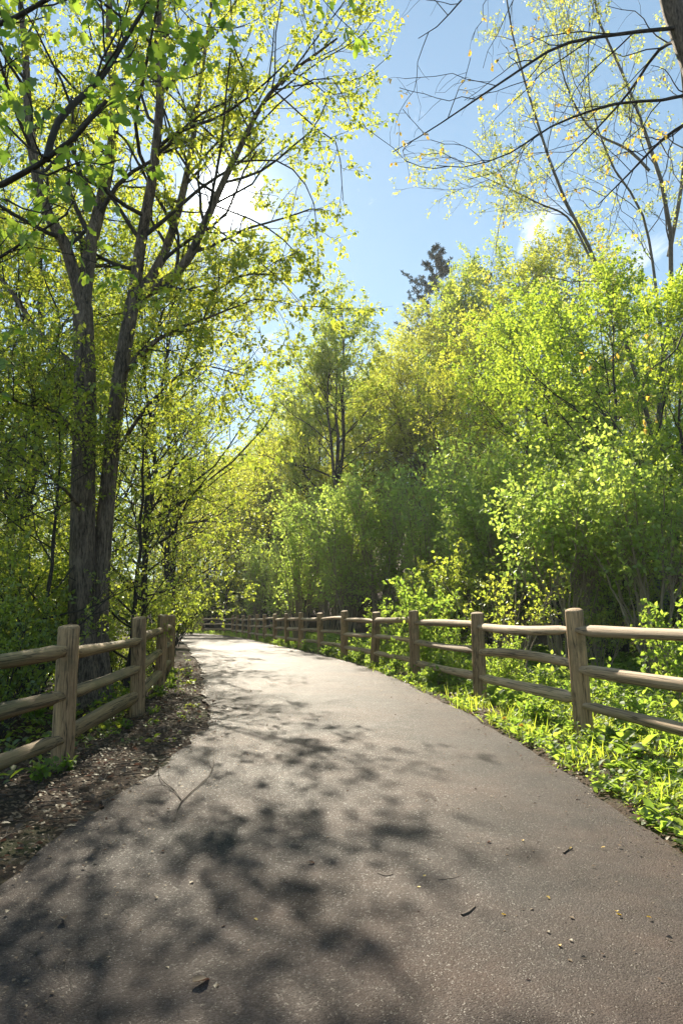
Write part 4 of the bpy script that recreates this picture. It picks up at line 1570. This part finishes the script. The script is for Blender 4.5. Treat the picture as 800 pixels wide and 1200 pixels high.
# ------------------------------------------------------------------ single things lying on the path
def ground_tube(name, label, cat, lines, lift=-.006, group=None):
    g_ = []
    for pts, r0, r1, arch in lines:
        P = resample([on_path(px, py) for px, py in pts], 14)
        t = np.linspace(0, 1, 14)
        P[:, 2] += lift + r0 + arch * np.sin(math.pi * t)
        g_.append((P[None], np.linspace(r0, r1, 14)[None], 6))
    base = g_[0][0][0, 0] - np.array([0, 0, g_[0][1][0, 0]])
    V, Fq = tubes(g_)
    o = ob(name, mesh(name, V - base, Fq, M['twig']), None, base)
    tag(o, label, cat, group)
    return o


ground_tube('forked_twig', 'long forked bare twig lying on the left side of the path', 'twig',
            [([(204, 961), (212, 940), (232, 922), (246, 908), (251, 890), (251, 866)], .005, .0016, .006),
             ([(214, 938), (204, 926), (192, 917), (187, 908), (187, 896)], .004, .0015, .008),
             ([(204, 926), (190, 921), (172, 922)], .003, .0012, .01),
             ([(249, 900), (244, 892), (245, 878)], .003, .0012, .015)])
ground_tube('dark_twig', 'short dark curved twig on the right half of the path', 'twig', [([(513, 1031), (525, 1030), (535, 1028), (543, 1023)], .005, .003, .0)])
ground_tube('dark_twig', 'stubby dark twig below the curved one on the path', 'twig', [([(541, 1073), (548, 1070), (556, 1063)], .007, .005, .0)])
ground_tube('dark_twig', 'thin pale twig right of the middle of the path', 'twig', [([(584, 940), (590, 945), (594, 950)], .003, .002, .0)])
ground_tube('dark_twig', 'dark twig with blunt ends at the middle of the path', 'twig', [([(443, 1024), (452, 1027), (460, 1025)], .006, .005, .0)])
ground_tube('dark_twig', 'small twig near the right verge of the path', 'twig', [([(660, 999), (665, 995), (670, 992)], .004, .003, .0)])


def single_leaf(name, label, px, py, size, mat, rz, group=None, curl=.25, kind='oval'):
    T, F = LEAF[kind]
    V = T.copy() * size
    V[:, 0] -= size * .5
    V[:, 2] = V[:, 2] * 2.2 + curl * (V[:, 0] ** 2) / size
    V[:, 2] -= V[:, 2].min()
    p_ = on_path(px, py)
    o = ob(name, mesh(name, V, [np.array(F)], M[mat], np.full(len(F), .55), smooth=False), None, (p_[0], p_[1], p_[2] - .002))
    o.rotation_euler = (0, 0, rz)
    tag(o, label, 'leaf' if 'leaf' in name else 'petal', group)


single_leaf('dead_leaf', 'curled brown dead leaf at the bottom left of the path', 236, 1152, .075, 'dead', .9, curl=.6)
single_leaf('dead_leaf', 'dark flat leaf on the asphalt at the lower left', 75, 1078, .05, 'dead', 2.0)
single_leaf('dead_leaf', 'small brown leaf near the upper middle of the path', 365, 1012, .04, 'dead', .3)
for i, (px, py) in enumerate(((725, 1072), (722, 1068), (706, 993), (668, 994), (642, 1052), (760, 1075), (655, 1108), (490, 1040), (497, 1027), (300, 1078), (590, 1072), (612, 985))):
    single_leaf('yellow_petal', 'small yellow fallen blossom on the sunny right part of the path' if px > 560 else 'small yellow fallen blossom near the middle of the path', px, py, .022, 'petal', i * 1.3,
                'fallen yellow blossoms', .5)


# ------------------------------------------------------------------ dandelions in the right verge
def dandelion(px, py, label):
    g_ = on_path(px, py)
    x_, y_ = g_[0], g_[1]
    z_ = gz1(x_, y_)
    r_ = empty('dandelion', (x_, y_, z_), label, 'flower')
    P_ = resample([(0, 0, 0), (.004, .006, .06), (.0, .012, .12)], 5)[None]
    V_, F_ = tubes([(P_, np.full((1, 5), .0022), 5)])
    ob('flower_stalk', mesh('flower_stalk', V_, F_, M['stem']), r_)
    rg = np.random.RandomState(int(px))
    nst = 40
    a_ = rg.rand(nst) * 6.28
    e_ = rg.uniform(.1, 1.4, nst)
    tip = np.stack([np.cos(a_) * np.cos(e_), np.sin(a_) * np.cos(e_), np.sin(e_)], 1)
    PP = np.stack([np.tile(P_[0, -1], (nst, 1)), P_[0, -1] + tip * .012], 1)
    lv = leaves(rg, PP, 2, .02, 'narrow', f0=.2, droop=-.2, spread=.1)
    V_, F_, va_ = join([lv])
    ob('flower_head', mesh('flower_head', V_, F_, M['petal'], va_, smooth=False), r_)


dandelion(591, 853, 'yellow dandelion at the path edge left of the nearest right post')
dandelion(611, 862, 'yellow dandelion nearest the foot of the first right post')


# ------------------------------------------------------------------ air: slight haze, added to veil the darks as a lens does
bpy.context.view_layer.update()
top = max((o.matrix_world @ Vector(c)).z for o in SC.objects if o.type == 'MESH' for c in o.bound_box) + 1.0
lo = float(GZ.min()) - 1.0
x0, x1, y0, y1 = gx[0] - 2, gx[-1] + 2, gy[0] - 2, gy[-1] + 2
hv = np.array([(x, y, z) for z in (lo, top) for y in (y0, y1) for x in (x0, x1)])
hf = np.array([[0, 2, 3, 1], [4, 5, 7, 6], [0, 1, 5, 4], [2, 6, 7, 3], [0, 4, 6, 2], [1, 3, 7, 5]])
hm, ht = new_mat('veil_haze')
pv = N(ht, 'ShaderNodeVolumePrincipled', Density=.00035, Anisotropy=.4)
pv.inputs['Color'].default_value = (.97, .98, 1.0, 1)
ho = N(ht, 'ShaderNodeOutputMaterial')
L(ht, pv.outputs[0], ho.inputs['Volume'])
hz = ob('haze', mesh('haze', hv, [hf], hm, smooth=False))
hz['kind'] = 'stuff'
tag(hz, 'thin haze over the woodland, added for a lens-veil lift of the darks', 'haze')
